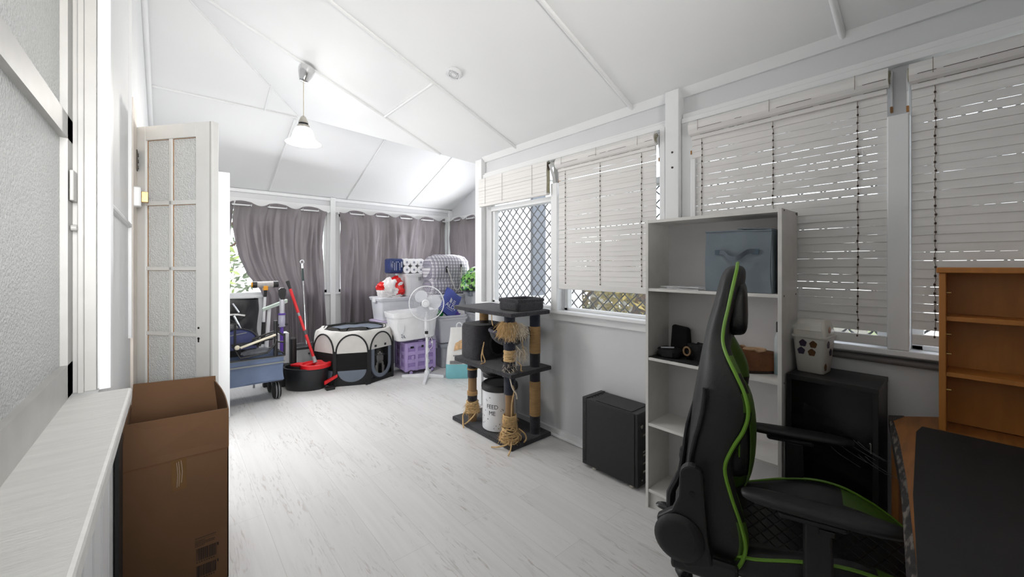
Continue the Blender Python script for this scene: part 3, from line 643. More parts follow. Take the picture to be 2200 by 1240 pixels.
cloth_blob('folded_grey_cloth', 'bundle of grey and black fabric inside the wagon under the frame', 'cloth', (.64, 4.58, .50), (.11, .05, .035), mat('grey_fabric', (96, 98, 104), .85, var=.3), 5)

# brooms, vacuum and mops leaning at the curtain
t = thing('squeegee', 'orange and black window squeegee on a white pole, head up against the curtain', 'squeegee', (.82, 5.3, 0))
g = G(); g.lathe([(.02, -.10), (.034, -.095), (.036, .095), (.02, .10)], M=Matrix.Translation((.825, 5.27, 1.13)) @ Matrix.Rotation(PI/2, 4, 'Y'), n=18)
obj('fleece_sleeve', g, mat('grey_fleece', (176, 172, 170), .95, var=.15, scale=50, bump=.6), t, smooth=True)
g = G(); g.cyl((.705, 5.27, 1.13), (.745, 5.27, 1.13), .038).cyl((.905, 5.27, 1.13), (.955, 5.27, 1.13), .038); obj('end_cap', g, BLK, t, smooth=True)
OR = mat('orange_plastic', (226, 152, 20), .4); g = G(); g.box(.805, .85, 5.235, 5.30, 1.065, 1.115).cyl((.692, 5.27, 1.13), (.705, 5.27, 1.13), .03); obj('orange_bracket', g, OR, t, bevel=.004)
g = G().cyl((.827, 5.27, 1.07), (.80, 5.30, .25), .013); obj('pole', g, WPL, t, smooth=True)
obj('grip', G().cyl((.828, 5.262, 1.07), (.826, 5.27, .99), .016), BLK, t, smooth=True); obj('grip', G().cyl((.812, 5.28, .70), (.802, 5.292, .45), .019), BLK, t, smooth=True)
t = thing('floor_sweeper', 'pale green flat mop head on an upturned pole leaning at the curtain', 'flat mop', (.86, 5.1, 0))
obj('mop_head', G().loft([[(.77, 5.05, .845), (.77, 5.12, .845), (.77, 5.12, .875), (.77, 5.05, .875)], [(1.01, 5.05, .925), (1.01, 5.12, .925), (1.01, 5.12, .965), (1.01, 5.05, .965)]]), mat('pale_green_plastic', (176, 190, 180), .5), t, bevel=.004)
obj('pole', G().cyl((.84, 5.1, .87), (.80, 5.12, .15), .018), WPL, t, smooth=True)
obj('base_weight', G().box(.78, .83, 5.08, 5.16, 0, .16), BLK, t, bevel=.005)
top('broom_handle', 'thin grey pole with a red edge standing behind the black bag', 'pole', G().cyl((.70, 5.15, 0), (.722, 5.2, .99), .010), GPL, smooth=True)
t = thing('stick_vacuum', 'upright stick vacuum with silver tube and purple lower section', 'vacuum cleaner', (.94, 5.0, 0))
obj('handle', G().loft([[(.945+sx*w, 5.0+sy*.03, z) for sx, sy in ((-1, -1), (1, -1), (1, 1), (-1, 1))] for z, w in ((.97, .018), (1.02, .034), (1.08, .036), (1.10, .015))]), BLK, t, bevel=.005)
obj('tube', G().cyl((.945, 5.0, .75), (.945, 5.0, .99), .024), mat('silver_plastic', (205, 205, 212), .3, .3), t, smooth=True)
PUR = mat('purple_plastic', (92, 62, 160), .35)
obj('dust_cup', G().lathe([(.02, 0), (.034, .01), (.034, .13), (.028, .14)], (.942, 5.0, .66), 20), clear(mat('clear_dust_cup', (200, 200, 220), .1), .35), t, smooth=True)
obj('purple_collar', G().lathe([(.02, 0), (.038, .004), (.038, .02), (.02, .024)], (.942, 5.0, .795), 20), PUR, t, smooth=True)
obj('purple_tube', G().cyl((.942, 5.0, .25), (.942, 5.0, .68), .018), PUR, t, smooth=True)
obj('floor_head', G().box(.86, 1.02, 4.97, 5.03, .0, .25), BLK, t, bevel=.01)
obj('side_bracket', G().tube([(.88, 4.99, .69), (.99, 4.99, .69)], .008, 6).ball((.99, 4.99, .69), .014, 8).ball((.885, 4.99, .69), .016, 8), BLK, t, smooth=True)
top('white_carton', 'white box standing behind the wagon below the purple vacuum', 'box', G().box(.90, 1.035, 5.1, 5.25, 0, .575), mat('white_card', (205, 206, 208), .7, var=.08), bevel=.004)
top('folded_stool', 'flat black folded stool standing beside the grey mop bucket', 'stool', G().rbox(1.035, 1.10, 5.02, 5.12, .05, .52, .025).box(1.04, 1.05, 5.03, 5.11, 0, .06).box(1.085, 1.095, 5.03, 5.11, 0, .06), BLK, smooth=True)
t = thing('mop_bucket', 'tall grey flat-mop bucket behind the red spin mop', 'bucket', (1.27, 5.43, 0))
g = G()
def rr(x0, x1, y0, y1, z): return [(x0, y0, z), (x1, y0, z), (x1, y1, z), (x0, y1, z)]
obj('body', g.loft([rr(1.18, 1.37, 5.34, 5.52, 0), rr(1.165, 1.385, 5.325, 5.535, .32)]), mat('light_grey_tub', (178, 178, 180), .4), t, bevel=.012)
obj('lid', G().rbox(1.155, 1.395, 5.315, 5.545, .32, .355, .02), mat('dark_grey_lid', (52, 52, 55), .4), t)
obj('label_tag', G().box(1.29, 1.31, 5.322, 5.327, .255, .27), BLK, t)
t = thing('flat_mop', 'slim chrome mop pole standing in the grey bucket', 'mop', (1.29, 5.5, .356))
obj('pole', G().cyl((1.30, 5.45, .356), (1.285, 5.60, 1.37), .0085), CHROME, t, smooth=True)
obj('grip', G().cyl((1.2883, 5.567, 1.15), (1.286, 5.591, 1.31), .013), mat('dark_green_grip', (40, 55, 52), .6), t, smooth=True)
obj('hanging_loop', G().tube([(1.285+.022*math.cos(a), 5.60, 1.392+.022*math.sin(a)) for a in [2*PI*k/14 for k in range(14)]], .006, 6, closed=True), GPL, t, smooth=True)
t = thing('spin_mop_bucket', 'black mop bucket with a red spinner top and foot pedal', 'bucket', (1.13, 4.75, 0))
def obl(z, rx, ry, cx=1.14, cy=4.78, n=32):  # rotated oblong
    out = []
    for k in range(n):
        a = 2*PI*k/n; x = rx*math.cos(a); y = ry*math.sin(a); c_, s_ = math.cos(-.72), math.sin(-.72); out.append((cx+x*c_-y*s_, cy+x*s_+y*c_, z))
    return out
obj('body', G().loft([obl(0, .20, .14), obl(.02, .215, .15), obl(.22, .235, .165), obl(.225, .245, .172), obl(.24, .245, .172), obl(.24, .225, .155), obl(.06, .2, .14)]), mat('black_tub', (26, 28, 31), .4, var=.15), t, smooth=True)
rim = []
def obr(z, r): return [(1.215+r*math.cos(a), 4.70+r*.95*math.sin(a), z) for a in [2*PI*k/28 for k in range(28)]]
obj('red_spinner', G().loft([obr(.235, .10), obr(.235, .155), obr(.275, .158), obr(.278, .135), obr(.262, .12), obr(.225, .09)]), RED, t, smooth=True)
obj('red_spout', G().prism([(1.0, 4.88), (1.08, 4.92), (1.26, 4.82), (1.12, 4.70)], .238, .262), RED, t, bevel=.006)
g = G()
for k in range(14):
    a = 2*PI*k/14; g.box(1.215+.07*math.cos(a)-.004, 1.215+.07*math.cos(a)+.004, 4.70+.065*math.sin(a)-.004, 4.70+.065*math.sin(a)+.004, .226, .236)
obj('basket_slots', g, WPL, t)
pd = obj('pedal', G().box(1.27, 1.36, 4.50, 4.58, 0, .03, Matrix.Translation((0, 0, 0))), BLK, t, bevel=.006)
obj('red_pedal_arm', G().loft([[(1.27, 4.56, .05), (1.27, 4.60, .05), (1.27, 4.60, .085), (1.27, 4.56, .085)], [(1.40, 4.55, .115), (1.40, 4.58, .115), (1.40, 4.58, .145), (1.40, 4.55, .145)]]), RED, pd, bevel=.005)
t = thing('spin_mop', 'red mop handle with grey joints leaning out of the black bucket', 'mop', (1.21, 4.72, .23))
A = Vector((1.04, 5.2, 1.16)); B = Vector((1.222, 4.74, .27)); D = B-A
def seg(a, b, r, r2=None): return G().cyl(A+D*a, A+D*b, r, r2)
obj('grip', seg(0, .10, .021, .014), BLK, t, smooth=True)
obj('red_tube', seg(.10, .40, .016), RED, t, smooth=True); obj('red_tube', seg(.44, .62, .015), RED, t, smooth=True); obj('red_tube', seg(.67, .93, .015), RED, t, smooth=True)
obj('grey_joint', seg(.40, .44, .012), GPL, t, smooth=True); obj('grey_joint', seg(.62, .67, .016), mat('dark_grey_joint', (70, 70, 74), .5), t, smooth=True)
obj('grey_socket', seg(.93, 1.0, .018, .022), GPL, t, smooth=True)

# ------------------------------------------------------------------ pet playpen and cat
t = thing('pet_playpen', 'octagonal black, grey and off-white fabric pet playpen with an open top', 'pet playpen', (1.72, 4.93, 0))
cA = math.atan2(.7559, .6547)
def cam2w(r, d): return (.7559*r+.6547*d, -.6547*r+.7559*d)
PV = []
for k in range(8):
    a = math.radians(5-45*k); r = -1.925-.47*math.sin(a); d = 4.85-.47*math.cos(a); PV.append(Vector(cam2w(r, d)+(0,)))
PC = Vector(cam2w(-1.925, 4.85)+(0,)); PB = mat('playpen_black', (20, 21, 24), .75, var=.15); PW = mat('playpen_off_white', (196, 194, 190), .8, var=.05, bump=.15, bscale=12); PG = mat('playpen_grey', (104, 112, 124), .8, var=.06, bump=.2, bscale=10)
PM = clear(mat('playpen_mesh', (14, 14, 16), .9), .22); PN = mat('playpen_navy_binding', (26, 28, 46), .7)
HP = .60
for k in range(8):
    a, b = PV[k], PV[(k+1) % 8]; u = (b-a).normalized(); n_ = ((a+b)/2-PC).normalized(); L_ = (b-a).length; up = Vector((0, 0, 1))
    M = Matrix((u, n_, up)).transposed().to_4x4(); M.translation = a
    o_ = .006
    door = (k == 1)
    def arc(q, inset=0, z0=0): # arch outline from right bottom round to left bottom
        w = L_/2-.012-inset; zc = .37
        return [(L_/2+w*math.cos(x), o_*q, zc+(HP-.03-zc-inset)*math.sin(x)) for x in [PI*j/16 for j in range(17)]]
    # off-white top arch
    zs = .385 if door else .365
    ar = arc(0); pts = [(L_-.01, 0, zs)]+[p for p in ar if p[2] > zs]+[(.01, 0, zs)]
    g = G(); g.loft([[(p[0], 0, p[2]) for p in pts], [(p[0], .004, p[2]) for p in pts]], M=M); po_ = obj('top_panel', g, PW, t)
    g = G(); g.tube([M @ Vector((p[0], .006, p[2])) for p in [(L_-.008, 0, 0)]+arc(0)+[(.008, 0, 0)]], .009, 6); obj('binding', g, PB, po_, smooth=True)
    # upper fill between arches (sloping roof skirt)
    if not door:
        g = G(); g.box(.012, L_-.012, 0, .003, .16, zs, M); obj('mesh_window', g, PM, t)
        g = G(); g.box(0, L_, -.001, .002, 0, .17, M); obj('lower_panel', g, PB, t)
        g = G(); pts = [(L_/2+(L_/2-.03)*math.cos(x), .17+.13*math.sin(x)) for x in [PI+PI*j/14 for j in range(15)]]
        g.loft([[(p[0], .002, p[1]) for p in pts], [(p[0], .006, p[1]) for p in pts]], M=M); obj('grey_panel', g, PG, t)
    else:
        g = G(); g.box(0, .015, 0, .003, 0, zs, M).box(L_-.015, L_, 0, .003, 0, zs, M).box(0, L_, -.001, .001, 0, .06, M); obj('lower_panel', g, PB, t)
        def U(inset, y): return [(L_-.018-inset, y, zs)]+[(L_/2+(L_/2-.018-inset)*math.cos(x), y, .2+(.17-inset)*math.sin(x)) for x in [-PI*j/16 for j in range(17)]]+[(.018+inset, y, zs)]
        for f0, f1, m_ in ((0, .012, PN), (.012, .055, PG)):
            A1, A2 = U(f0, .004), U(f1, .004); g = G(); g.loft([A1, A2], closed=False, M=M); obj('door_surround', g, m_, t, solid=.003)
        g = G(); g.box(.05, L_-.05, .0035, .0045, .05, zs, M); obj('mesh_window', g, clear(mat('door_mesh', (12, 12, 14), .9), .8), t)
        g = G().box(.075, .105, .004, .009, .405, .43, M).box(.225, .252, .004, .009, .405, .43, M); obj('hook_tab', g, PB, po_)
    g = G().tube([M @ Vector((0, 0, z)) for z in (0, .2, .39)], .011, 6); obj('corner_rib', g, PB, t, smooth=True)
g = G()
inner = [PC+(v-PC)*.62+Vector((0, 0, HP-.005)) for v in PV]; RB = 8
def rimp(i, q):   # scalloped roof between arches
    k = int(i//8) % 8; f = (i % 8)/8; a, b = PV[k], PV[(k+1) % 8]; p = a+(b-a)*f; z = .375+.197*math.sqrt(max(0, 1-(2*f-1)**2))
    pi_ = PC+(p-PC)*.74+Vector((0, 0, HP-.008+.012*noise.noise(p*5))); po = p+Vector((0, 0, z)); o = po.lerp(pi_, q); o.z = z+(pi_.z-z)*min(1, q*3.2)**.7; return o
g.loft([[tuple(rimp(i, q)) for i in range(64)] for q in (0, .08, .2, .35, .65, 1)], cap=False); obj('roof_skirt', g, PW, t, smooth=True, solid=.003)
g = G().tube([rimp(i, 1)+Vector((0, 0, .004)) for i in range(64)], .006, 6, closed=True).tube([rimp(i, .7)+Vector((0, 0, .007)) for i in range(6, 52)], .004, 5); obj('roof_binding', g, PB, t)
g = G(); fl = [rimp(i, 1)+Vector((0, 0, -.012)) for i in range(16, 48)]; g.loft([[tuple(p) for p in fl], [tuple(p.lerp(PC+Vector((0, 0, HP-.06)), .45)) for p in fl]], closed=False); obj('roof_flap', g, PG, t, smooth=True, solid=.003)
g = G(); g.loft([[tuple(v+Vector((0, 0, .004))) for v in PV], [tuple(v+Vector((0, 0, .012))) for v in PV]]); obj('floor_pad', g, PB, t)
sp = cam2w(-1.64, 4.46); obj('strap_end', G().box(sp[0]-.012, sp[0]+.012, sp[1]-.01, sp[1]+.01, 0, .03), PB, t, bevel=.004)

# the cat: one continuous body, seated, facing the open door of the pen
kx, ky = cam2w(-1.645, 4.93); fwd = Vector((-.40, -.92, 0)).normalized(); ang = math.atan2(fwd.y, fwd.x)
def cat_mat():
    m = mat('black_and_white_fur', (24, 22, 24), .85, var=.3, scale=60, bump=.5, bscale=120); t_ = m.node_tree; n = t_.nodes; L = t_.links; p = n['Principled BSDF']
    tc = n.new('ShaderNodeTexCoord'); sx = n.new('ShaderNodeSeparateXYZ'); L.new(tc.outputs['Object'], sx.inputs[0])
    nz = n.new('ShaderNodeTexNoise'); nz.inputs['Scale'].default_value = 22; L.new(tc.outputs['Object'], nz.inputs[0])
    at = n.new('ShaderNodeAttribute'); at.attribute_name = 'white'
    ad = n.new('ShaderNodeMath'); ad.operation = 'MULTIPLY_ADD'; L.new(nz.outputs[0], ad.inputs[0]); ad.inputs[1].default_value = .5; ad.inputs[2].default_value = -.25
    a2 = n.new('ShaderNodeMath'); L.new(ad.outputs[0], a2.inputs[0]); L.new(at.outputs['Fac'], a2.inputs[1])
    st = n.new('ShaderNodeMapRange'); L.new(a2.outputs[0], st.inputs[0]); st.inputs[1].default_value = .42; st.inputs[2].default_value = .58
    src = p.inputs['Base Color'].links[0].from_socket; mx = n.new('ShaderNodeMix'); mx.data_type = 'RGBA'
    L.new(st.outputs[0], mx.inputs[0]); L.new(src, mx.inputs[6]); mx.inputs[7].default_value = (.72, .70, .68, 1); L.new(mx.outputs[2], p.inputs['Base Color']); return m
def skin(verts, edges, radii, sub=2):
    me = bpy.data.meshes.new('s'); me.from_pydata(verts, edges, []); o = bpy.data.objects.new('s', me); C.objects.link(o)
    sk = o.modifiers.new('skin', 'SKIN'); sk.use_smooth_shade = True
    for v, r in zip(me.skin_vertices[0].data, radii): v.radius = r if isinstance(r, tuple) else (r, r)
    me.skin_vertices[0].data[0].use_root = True
    sb = o.modifiers.new('sub', 'SUBSURF'); sb.levels = sub; sb.render_levels = sub
    bpy.context.view_layer.update(); out = bpy.data.meshes.new_from_object(o.evaluated_get(bpy.context.evaluated_depsgraph_get())); bpy.data.objects.remove(o); return out
cv = [(-.07, 0, .075), (-.03, 0, .14), (.025, 0, .205), (.05, 0, .255), (.065, 0, .30), (.105, 0, .292), (.128, 0, .286),
      (.055, .042, .17), (.075, .040, .085), (.085, .038, .018), (.11, .038, .012),
      (.055, -.042, .17), (.075, -.040, .085), (.085, -.038, .018), (.11, -.038, .012),
      (-.04, .075, .07), (.02, .085, .045), (.055, .08, .014),
      (-.04, -.075, .07), (.02, -.085, .045), (.055, -.08, .014),
      (-.14, .03, .03), (-.14, .10, .02), (-.06, .15, .018), (.02, .15, .016),
      (.058, .036, .338), (.054, .046, .362), (.058, -.036, .338), (.054, -.046, .362)]
ce = [(0, 1), (1, 2), (2, 3), (3, 4), (4, 5), (5, 6), (2, 7), (7, 8), (8, 9), (9, 10), (2, 11), (11, 12), (12, 13), (13, 14), (0, 15), (15, 16), (16, 17), (0, 18), (18, 19), (19, 20), (0, 21), (21, 22), (22, 23), (23, 24), (4, 25), (25, 26), (4, 27), (27, 28)]
cr = [.085, .078, .064, .044, .050, .028, .016, .026, .018, .016, .013, .026, .018, .016, .013, .05, .034, .016, .05, .034, .016, .022, .018, .016, .01, .018, .005, .018, .005]
me = skin(cv, ce, cr); at = me.attributes.new('white', 'FLOAT', 'POINT')
for v in me.vertices:
    x, y, z = v.co; w = 0
    if x > .035+abs(y)*1.1 and .12 < z < .262: w = 1                    # bib
    if x > .10 and z > .268 and z < .292: w = 1                         # muzzle
    if x > .118 and z > .28 and abs(y) < .012: w = 1
    if abs(y) < .058 and z < .12 and x > .05: w = .8
    at.data[v.index].value = w
t = thing('cat', 'black and white cat sitting inside the playpen behind its open door', 'cat', (kx, ky, .012), ang); t.scale = (.92, .92, .92)
obj('body', me, cat_mat(), t, smooth=True, world=False)
EY = mat('amber_eye', (170, 150, 60), .15)
for s in (1, -1):
    e = obj('eye', G().ball((.101, s*.020, .308), (.006, .0085, .0085), 12), EY, t, smooth=True, world=False); obj('pupil', G().ball((.106, s*.0202, .308), (.002, .002, .006), 8), BLKG, e, world=False)
obj('nose', G().ball((.142, 0, .290), (.004, .006, .004), 8), mat('pink_nose', (150, 96, 92), .5), t, world=False)
g = G()
for s in (1, -1):
    for k in range(3): g.tube([(.135, s*.01, .283-.003*k), (.14, s*.035, .285-.006*k), (.135, s*.062, .283-.01*k)], .0006, 4)
obj('whiskers', g, WPL, t, world=False)

# ------------------------------------------------------------------ stacked tubs, bags, crate
def clearpl(n, c, f=.35): return clear(mat(n, c, .25, var=.06, scale=5), f)
TUBC = clearpl('clear_plastic', (214, 218, 224), .45); TUBG = mat('grey_clear_tub', (216, 218, 224), .3, var=.05, scale=4); TUBS = mat('silver_tub', (214, 215, 222), .3, var=.05, scale=3)
PINK = mat('pink_cloth', (208, 40, 110), .8, var=.3, scale=6); MAR = mat('maroon_cloth', (96, 36, 62), .85, var=.4, scale=7); REDC = mat('red_cloth', (176, 40, 44), .8, var=.3)
def tub(name, lab, cx, cy, lx, ly, z0, z1, m, rot=0, taper=.9, lid=None, handles=True, lidm=None, group=None, ribs=True):
    t = thing(name, lab, 'storage tub', (cx, cy, z0), (0, 0, rot), group=group); t['base'] = 0; h = z1-z0
    def ring(z, s, e=0): 
        a, b = lx/2*s+e, ly/2*s+e; c = .035; out = []
        for sx, sy, a0 in ((1, 1, 0), (-1, 1, PI/2), (-1, -1, PI), (1, -1, 1.5*PI)):
            for k in range(4): q = a0+PI/2*k/3; out.append((sx*(a-c)+c*math.cos(q), sy*(b-c)+c*math.sin(q), z))
        return out
    g = G(); g.loft([ring(.006, taper), ring(h-.03, .985), ring(h-.03, .985, .012), ring(h-.004, 1, .014), ring(h-.004, 1), ring(h-.035, .975), ring(.012, taper*.985)], cap=False)
    g.loft([ring(0, taper-.02), ring(.012, taper)], cap=True)
    obj('tub_body', g, m, t, smooth=True, world=False)
    if ribs:
        g = G()
        for q in (-.3, .3): g.box(q*lx-.006, q*lx+.006, -ly/2*.97-.003, -ly/2*.93, .05, h-.05)
        obj('rib', g, m, t, world=False)
    if lid:
        obj('lid', G().loft([ring(h-.004, 1, .018), ring(h+lid*.7, 1, .018), ring(h+lid, 1, .006)]), lidm or m, t, smooth=True, world=False)
        if handles:
            for s in (-1, 1): obj('lid_clip', G().box(s*(lx/2+.012), s*(lx/2+.024), -.05, .05, h-.05, h+lid), lidm or WPL, t, world=False, bevel=.003)
    return t
def T(o): return o
# left stack, back row
tub('storage_tub', 'clear tub of pink and maroon things at the bottom of the stack beside the playpen', 2.44, 5.38, .58, .38, 0, .565, TUBC, 0, .92, .02, lidm=mat('lilac_clear_lid', (190, 176, 204), .3))
cloth_blob('bundled_clothes', 'maroon and pink clothes packed in the clear tub beside the playpen', 'clothes', (2.44, 5.38, .28), (.22, .14, .23), MAR, 3)
cloth_blob('red_bundle', 'red cloth at the top of the clear tub beside the playpen', 'cloth', (2.28, 5.24, .49), (.09, .05, .035), REDC, 8)
tub('storage_tub', 'greyish clear lidded tub in the middle of the stack, under the white tub', 2.46, 5.37, .62, .38, .588, .89, TUBG, 0, .9, .018)
t = tub('storage_tub', 'square white tub with the toilet roll pack on its lid', 2.73, 5.36, .42, .32, .91, 1.215, WPL, 0, .96, .014, handles=False)
obj('clip', G().box(-.02, .02, -.178, -.172, .22, .27).box(.10, .135, -.178, -.172, .25, .262), GPL, t, world=False)
# toilet roll pack
t = thing('toilet_roll_pack', 'pack of white toilet rolls in blue printed wrap on the white tub', 'toilet rolls', (2.50, 5.34, 1.231), (0, 0, -.05)); t['base'] = 0
NB = mat('navy_wrap', (32, 48, 98), .25, var=.25, scale=9); TR = mat('tissue', (240, 240, 242), .8)
g = G()
def rp(x, e=0): 
    out = []; 
    for sy, sz, a0 in ((1, 1, 0), (-1, 1, PI/2), (-1, -1, PI), (1, -1, 1.5*PI)):
        for k in range(4): q = a0+PI/2*k/3; out.append((x, sy*(.115-.03)+(.03+e)*math.cos(q), .108+sz*(.105-.03)+(.03+e)*math.sin(q)))
    return out
g = G(); g.loft([[(-.185+q[0]*0, q[1], q[2]) for q in rp(0, -.012)], rp(-.17), rp(-.02), rp(-.005, -.006)])
obj('blue_wrap', g, NB, t, smooth=True, world=False)
g = G()
for x in (-.155, -.13, -.105, -.08, -.055):
    for z in [.05+.018*k for k in range(7)]:
        if (int(x*1000)+int(z*1000)) % 3: g.box(x, x+.008, -.1165, -.115, z, z+.012)
g.box(-.03, -.018, -.117, -.115, .09, .17)
obj('wrap_printing', g, mat('pale_print', (200, 205, 220), .5), t, world=False)
for iy in range(3):
    for iz in range(2):
        x = .035+iy*.108; 
        g = G(); g.lathe([(.018, -.0), (.048, .0), (.054, .006), (.054, .212), (.048, .22), (.018, .22)], M=Matrix.Translation((x+.02, -.115, .055+iz*.105)) @ Matrix.Rotation(-PI/2, 4, 'X'), n=24)
        ro = obj('toilet_roll', g, TR, t, smooth=True, world=False)
        obj('cardboard_core', G().cyl((x+.02, -.1155, .055+iz*.105), (x+.02, -.10, .055+iz*.105), .017), mat('core_grey', (150, 152, 168), .8), ro, world=False)
# red and white shopping bag
g = G(); g.ball((0, 0, 0), 1, 54); WB = mat('white_bag_film', (228, 224, 224), .35, var=.05, bump=.5, bscale=14); RB_ = mat('red_bag_film', (214, 30, 28), .3, var=.15, bump=.4, bscale=14)
for v in g.b.verts:
    d = v.co.normalized(); f = 1+.3*noise.noise(d*1.8)-.38*abs(noise.noise(d*3.0+Vector((3, 0, 0))))-.08*abs(noise.noise(d*7))+.10; v.co = Vector((d.x*.19*f-.04*max(0, d.z), d.y*.12*f, max(d.z, -.62)*.15*f+.10+.05*max(0, d.x+.2)*(d.z > .3)))
for f in g.b.faces:
    c = f.calc_center_median(); f.material_index = 1 if (c.x+.25*(c.z-.12) > .03+.05*noise.noise(c*12) and c.z > .03) or (c.x < -.15 and c.z > .1) else 0
t = thing('shopping_bag', 'scrunched red and white plastic shopping bag on the greyish tub', 'plastic bag', (2.35, 5.27, .91), 0)
obj('bag_film', g, [WB, RB_], t, smooth=True, world=False)
obj('white_oval', G().lathe([(.001, 0), (.03, .001), (.032, .004), (.001, .005)], M=Matrix.Translation((.07, -.112, .185)) @ Matrix.Rotation(PI/2+.3, 4, 'X') @ Matrix.Rotation(.5, 4, 'Z'), sx=1.2, sy=.8), WPL, t, world=False)
# purple crate
LIL = mat('lilac_plastic', (178, 158, 210), .4, var=.06); LIL2 = mat('lilac_recess', (156, 134, 192), .45)
t = thing('folding_crate', 'lilac folding crate on small wheels under the big white laundry tub', 'crate', (2.39, 4.65, 0), (0, 0, -.06)); t['base'] = 0
cx0, cx1, cy0, cy1 = -.20, .19, -.165, .165
g = G(); g.box(cx0, cx1, cy0, cy1, .045, .375); obj('crate_body', g, LIL2, t, world=False)
for z in (.05, .145, .24, .335):
    obj('rail', G().box(cx0-.008, cx1+.008, cy0-.008, cy0, z, z+.045).box(cx0-.008, cx0, cy0, cy1+.008, z, z+.045).box(cx1, cx1+.008, cy0, cy1+.008, z, z+.045), LIL, t, world=False, bevel=.003)
for x in (cx0-.012, -.08, .045, cx1-.03):
    obj('stile', G().box(x, x+.035, cy0-.012, cy0, .045, .39), LIL, t, world=False, bevel=.003)
for y in (cy0, -.02, cy1-.035):
    obj('stile', G().box(cx0-.012, cx0, y, y+.035, .045, .39), LIL, t, world=False, bevel=.003)
obj('hand_slot', G().box(-.145, -.10, cy0-.009, cy0-.0075, .325, .35).box(.0, .03, cy0-.009, cy0-.0075, .325, .352), BLKG, t, world=False)
obj('crate_rim', G().rbox(cx0-.015, cx1+.015, cy0-.015, cy1+.015, .375, .395, .03), LIL, t, world=False)
obj('side_latch', G().box(cx1+.008, cx1+.02, -.05, .02, .21, .25).box(-.135, -.10, cy0-.02, cy0-.008, .19, .235), LIL, t, world=False, bevel=.003)
obj('pull_handle', G().box(-.05, .19, -.1, -.03, .395, .408).box(-.03, .03, -.15, -.11, .395, .41), LIL, t, world=False, bevel=.004)
for x, y in ((-.14, -.17), (.14, -.17), (-.14, .12), (.14, .12)):
    w = obj('wheel', G().lathe([(.006, -.012), (.026, -.012), (.03, -.008), (.03, .008), (.026, .012), (.006, .012)], M=Matrix.Translation((x, y, .03)) @ Matrix.Rotation(PI/2, 4, 'X'), n=20), BLK, t, smooth=True, world=False)
    obj('wheel_cap', G().cyl((x, y-.0135, .03), (x, y+.0135, .03), .021), LIL, w, world=False)
# big white laundry tub tilted on the crate
t = thing('laundry_tub', 'big glossy white tub tilted on top of the lilac crate, with a small printed label', 'storage tub', (2.325, 4.60, .43), (-.02, -.045, -.10)); t['base'] = 0
def lr(z, a, b, c=.07):
    out = []
    for sx, sy, a0 in ((1, 1, 0), (-1, 1, PI/2), (-1, -1, PI), (1, -1, 1.5*PI)):
        for k in range(6): q = a0+PI/2*k/5; out.append((sx*(a-c)+c*math.cos(q), sy*(b-c)+c*math.sin(q), z))
    return out
g = G().loft([lr(0, .225, .15), lr(.012, .245, .165), lr(.29, .285, .195), lr(.29, .293, .203), lr(.345, .300, .21), lr(.352, .30, .21), lr(.352, .285, .195), lr(.03, .235, .155)])
obj('tub_body', g, mat('gloss_white_plastic', (232, 232, 234), .2), t, smooth=True, world=False)
obj('handle_recess', G().lathe([(.001, 0), (.042, .0), (.045, .003), (.001, .004)], M=Matrix.Translation((-.215, -.189, .19)) @ Matrix.Rotation(PI/2-.09, 4, 'X') @ Matrix.Rotation(-.05, 4, 'Z'), sy=2.0), WPL, t, smooth=True, world=False)
g = G().box(-.205, -.155, -.1725, -.168, .085, .093)
LBL = mat('label_ink', (70, 84, 96), .5); obj('printed_label', g, mat('dark_label', (40, 44, 52), .5), t, world=False)
g = G(); R = random.Random(9)
for k in range(11): x = -.203+R.uniform(0, .045); z = .04+R.uniform(0, .038); g.box(x, x+.006, -.1725, -.165, z, z+.009)
obj('label_printing', g, LBL, t, world=False)
# right stack
tub('storage_tub', 'nested silver-grey open tubs holding packets, at the right of the fan', 2.86, 4.63, .40, .34, .33, .66, TUBS, -.12, .86, ribs=False)
tub('storage_tub', 'second silver tub rim showing just above the nested silver-grey tubs', 2.863, 4.632, .385, .325, .350, .69, TUBS, -.12, .86, ribs=False)
tub('storage_tub', 'clear lidded tub of pink and dark things on the floor behind the pet food bag', 2.87, 4.64, .34, .32, 0, .30, TUBC, -.12, .94, .018)
cloth_blob('dark_clothes', 'charcoal clothes inside the clear tub behind the pet food bag', 'clothes', (2.88, 4.65, .15), (.12, .11, .10), mat('charcoal_cloth', (58, 56, 66), .9, var=.4, scale=9), 11)
g = G(); R = random.Random(12)
for k in range(7): g.ball((2.76+R.uniform(-.03, .14), 4.51+R.uniform(0, .02), .08+R.uniform(0, .16)), (.025, .012, .03), 8)
top('pink_toys', 'pink things pressed against the front of the clear tub behind the pet food bag', 'toy', g, PINK, kind='stuff', smooth=True)
tub('storage_tub', 'tall clear tub in the gable corner under the plaid bag', 3.09, 4.99, .56, .35, 0, .92, TUBG, 0, .93, .02)
tub('storage_tub', 'clear tub with a grey lid under the green bag, on top of its stack', 3.42, 4.58, .44, .38, .70, .97, TUBC, 0, .9, .02, lidm=mat('smoke_lid', (120, 124, 134), .3))
tub('storage_tub', 'lower clear tub below the grey-lidded tub in the gable corner', 3.42, 4.58, .44, .38, 0, .69, TUBG, 0, .93)
def packets(lab, pts, cols, seed, r=.05):
    R = random.Random(seed)
    for k, (x, y, z) in enumerate(pts):
        c = cols[k % len(cols)]; g = G(); g.ball((0, 0, 0), 1, 14)
        for v in g.b.verts: d = v.co.normalized(); f = 1+.4*noise.noise(d*3+Vector((k*3+seed, 0, 0))); v.co = Vector((d.x*r*f*1.2, d.y*r*.5*f, d.z*r*f))
        o = top('food_packet', lab[k], 'packet', g, c, smooth=True, group='packets in the silver tubs'); o.location = (x, y, z-r*.9)
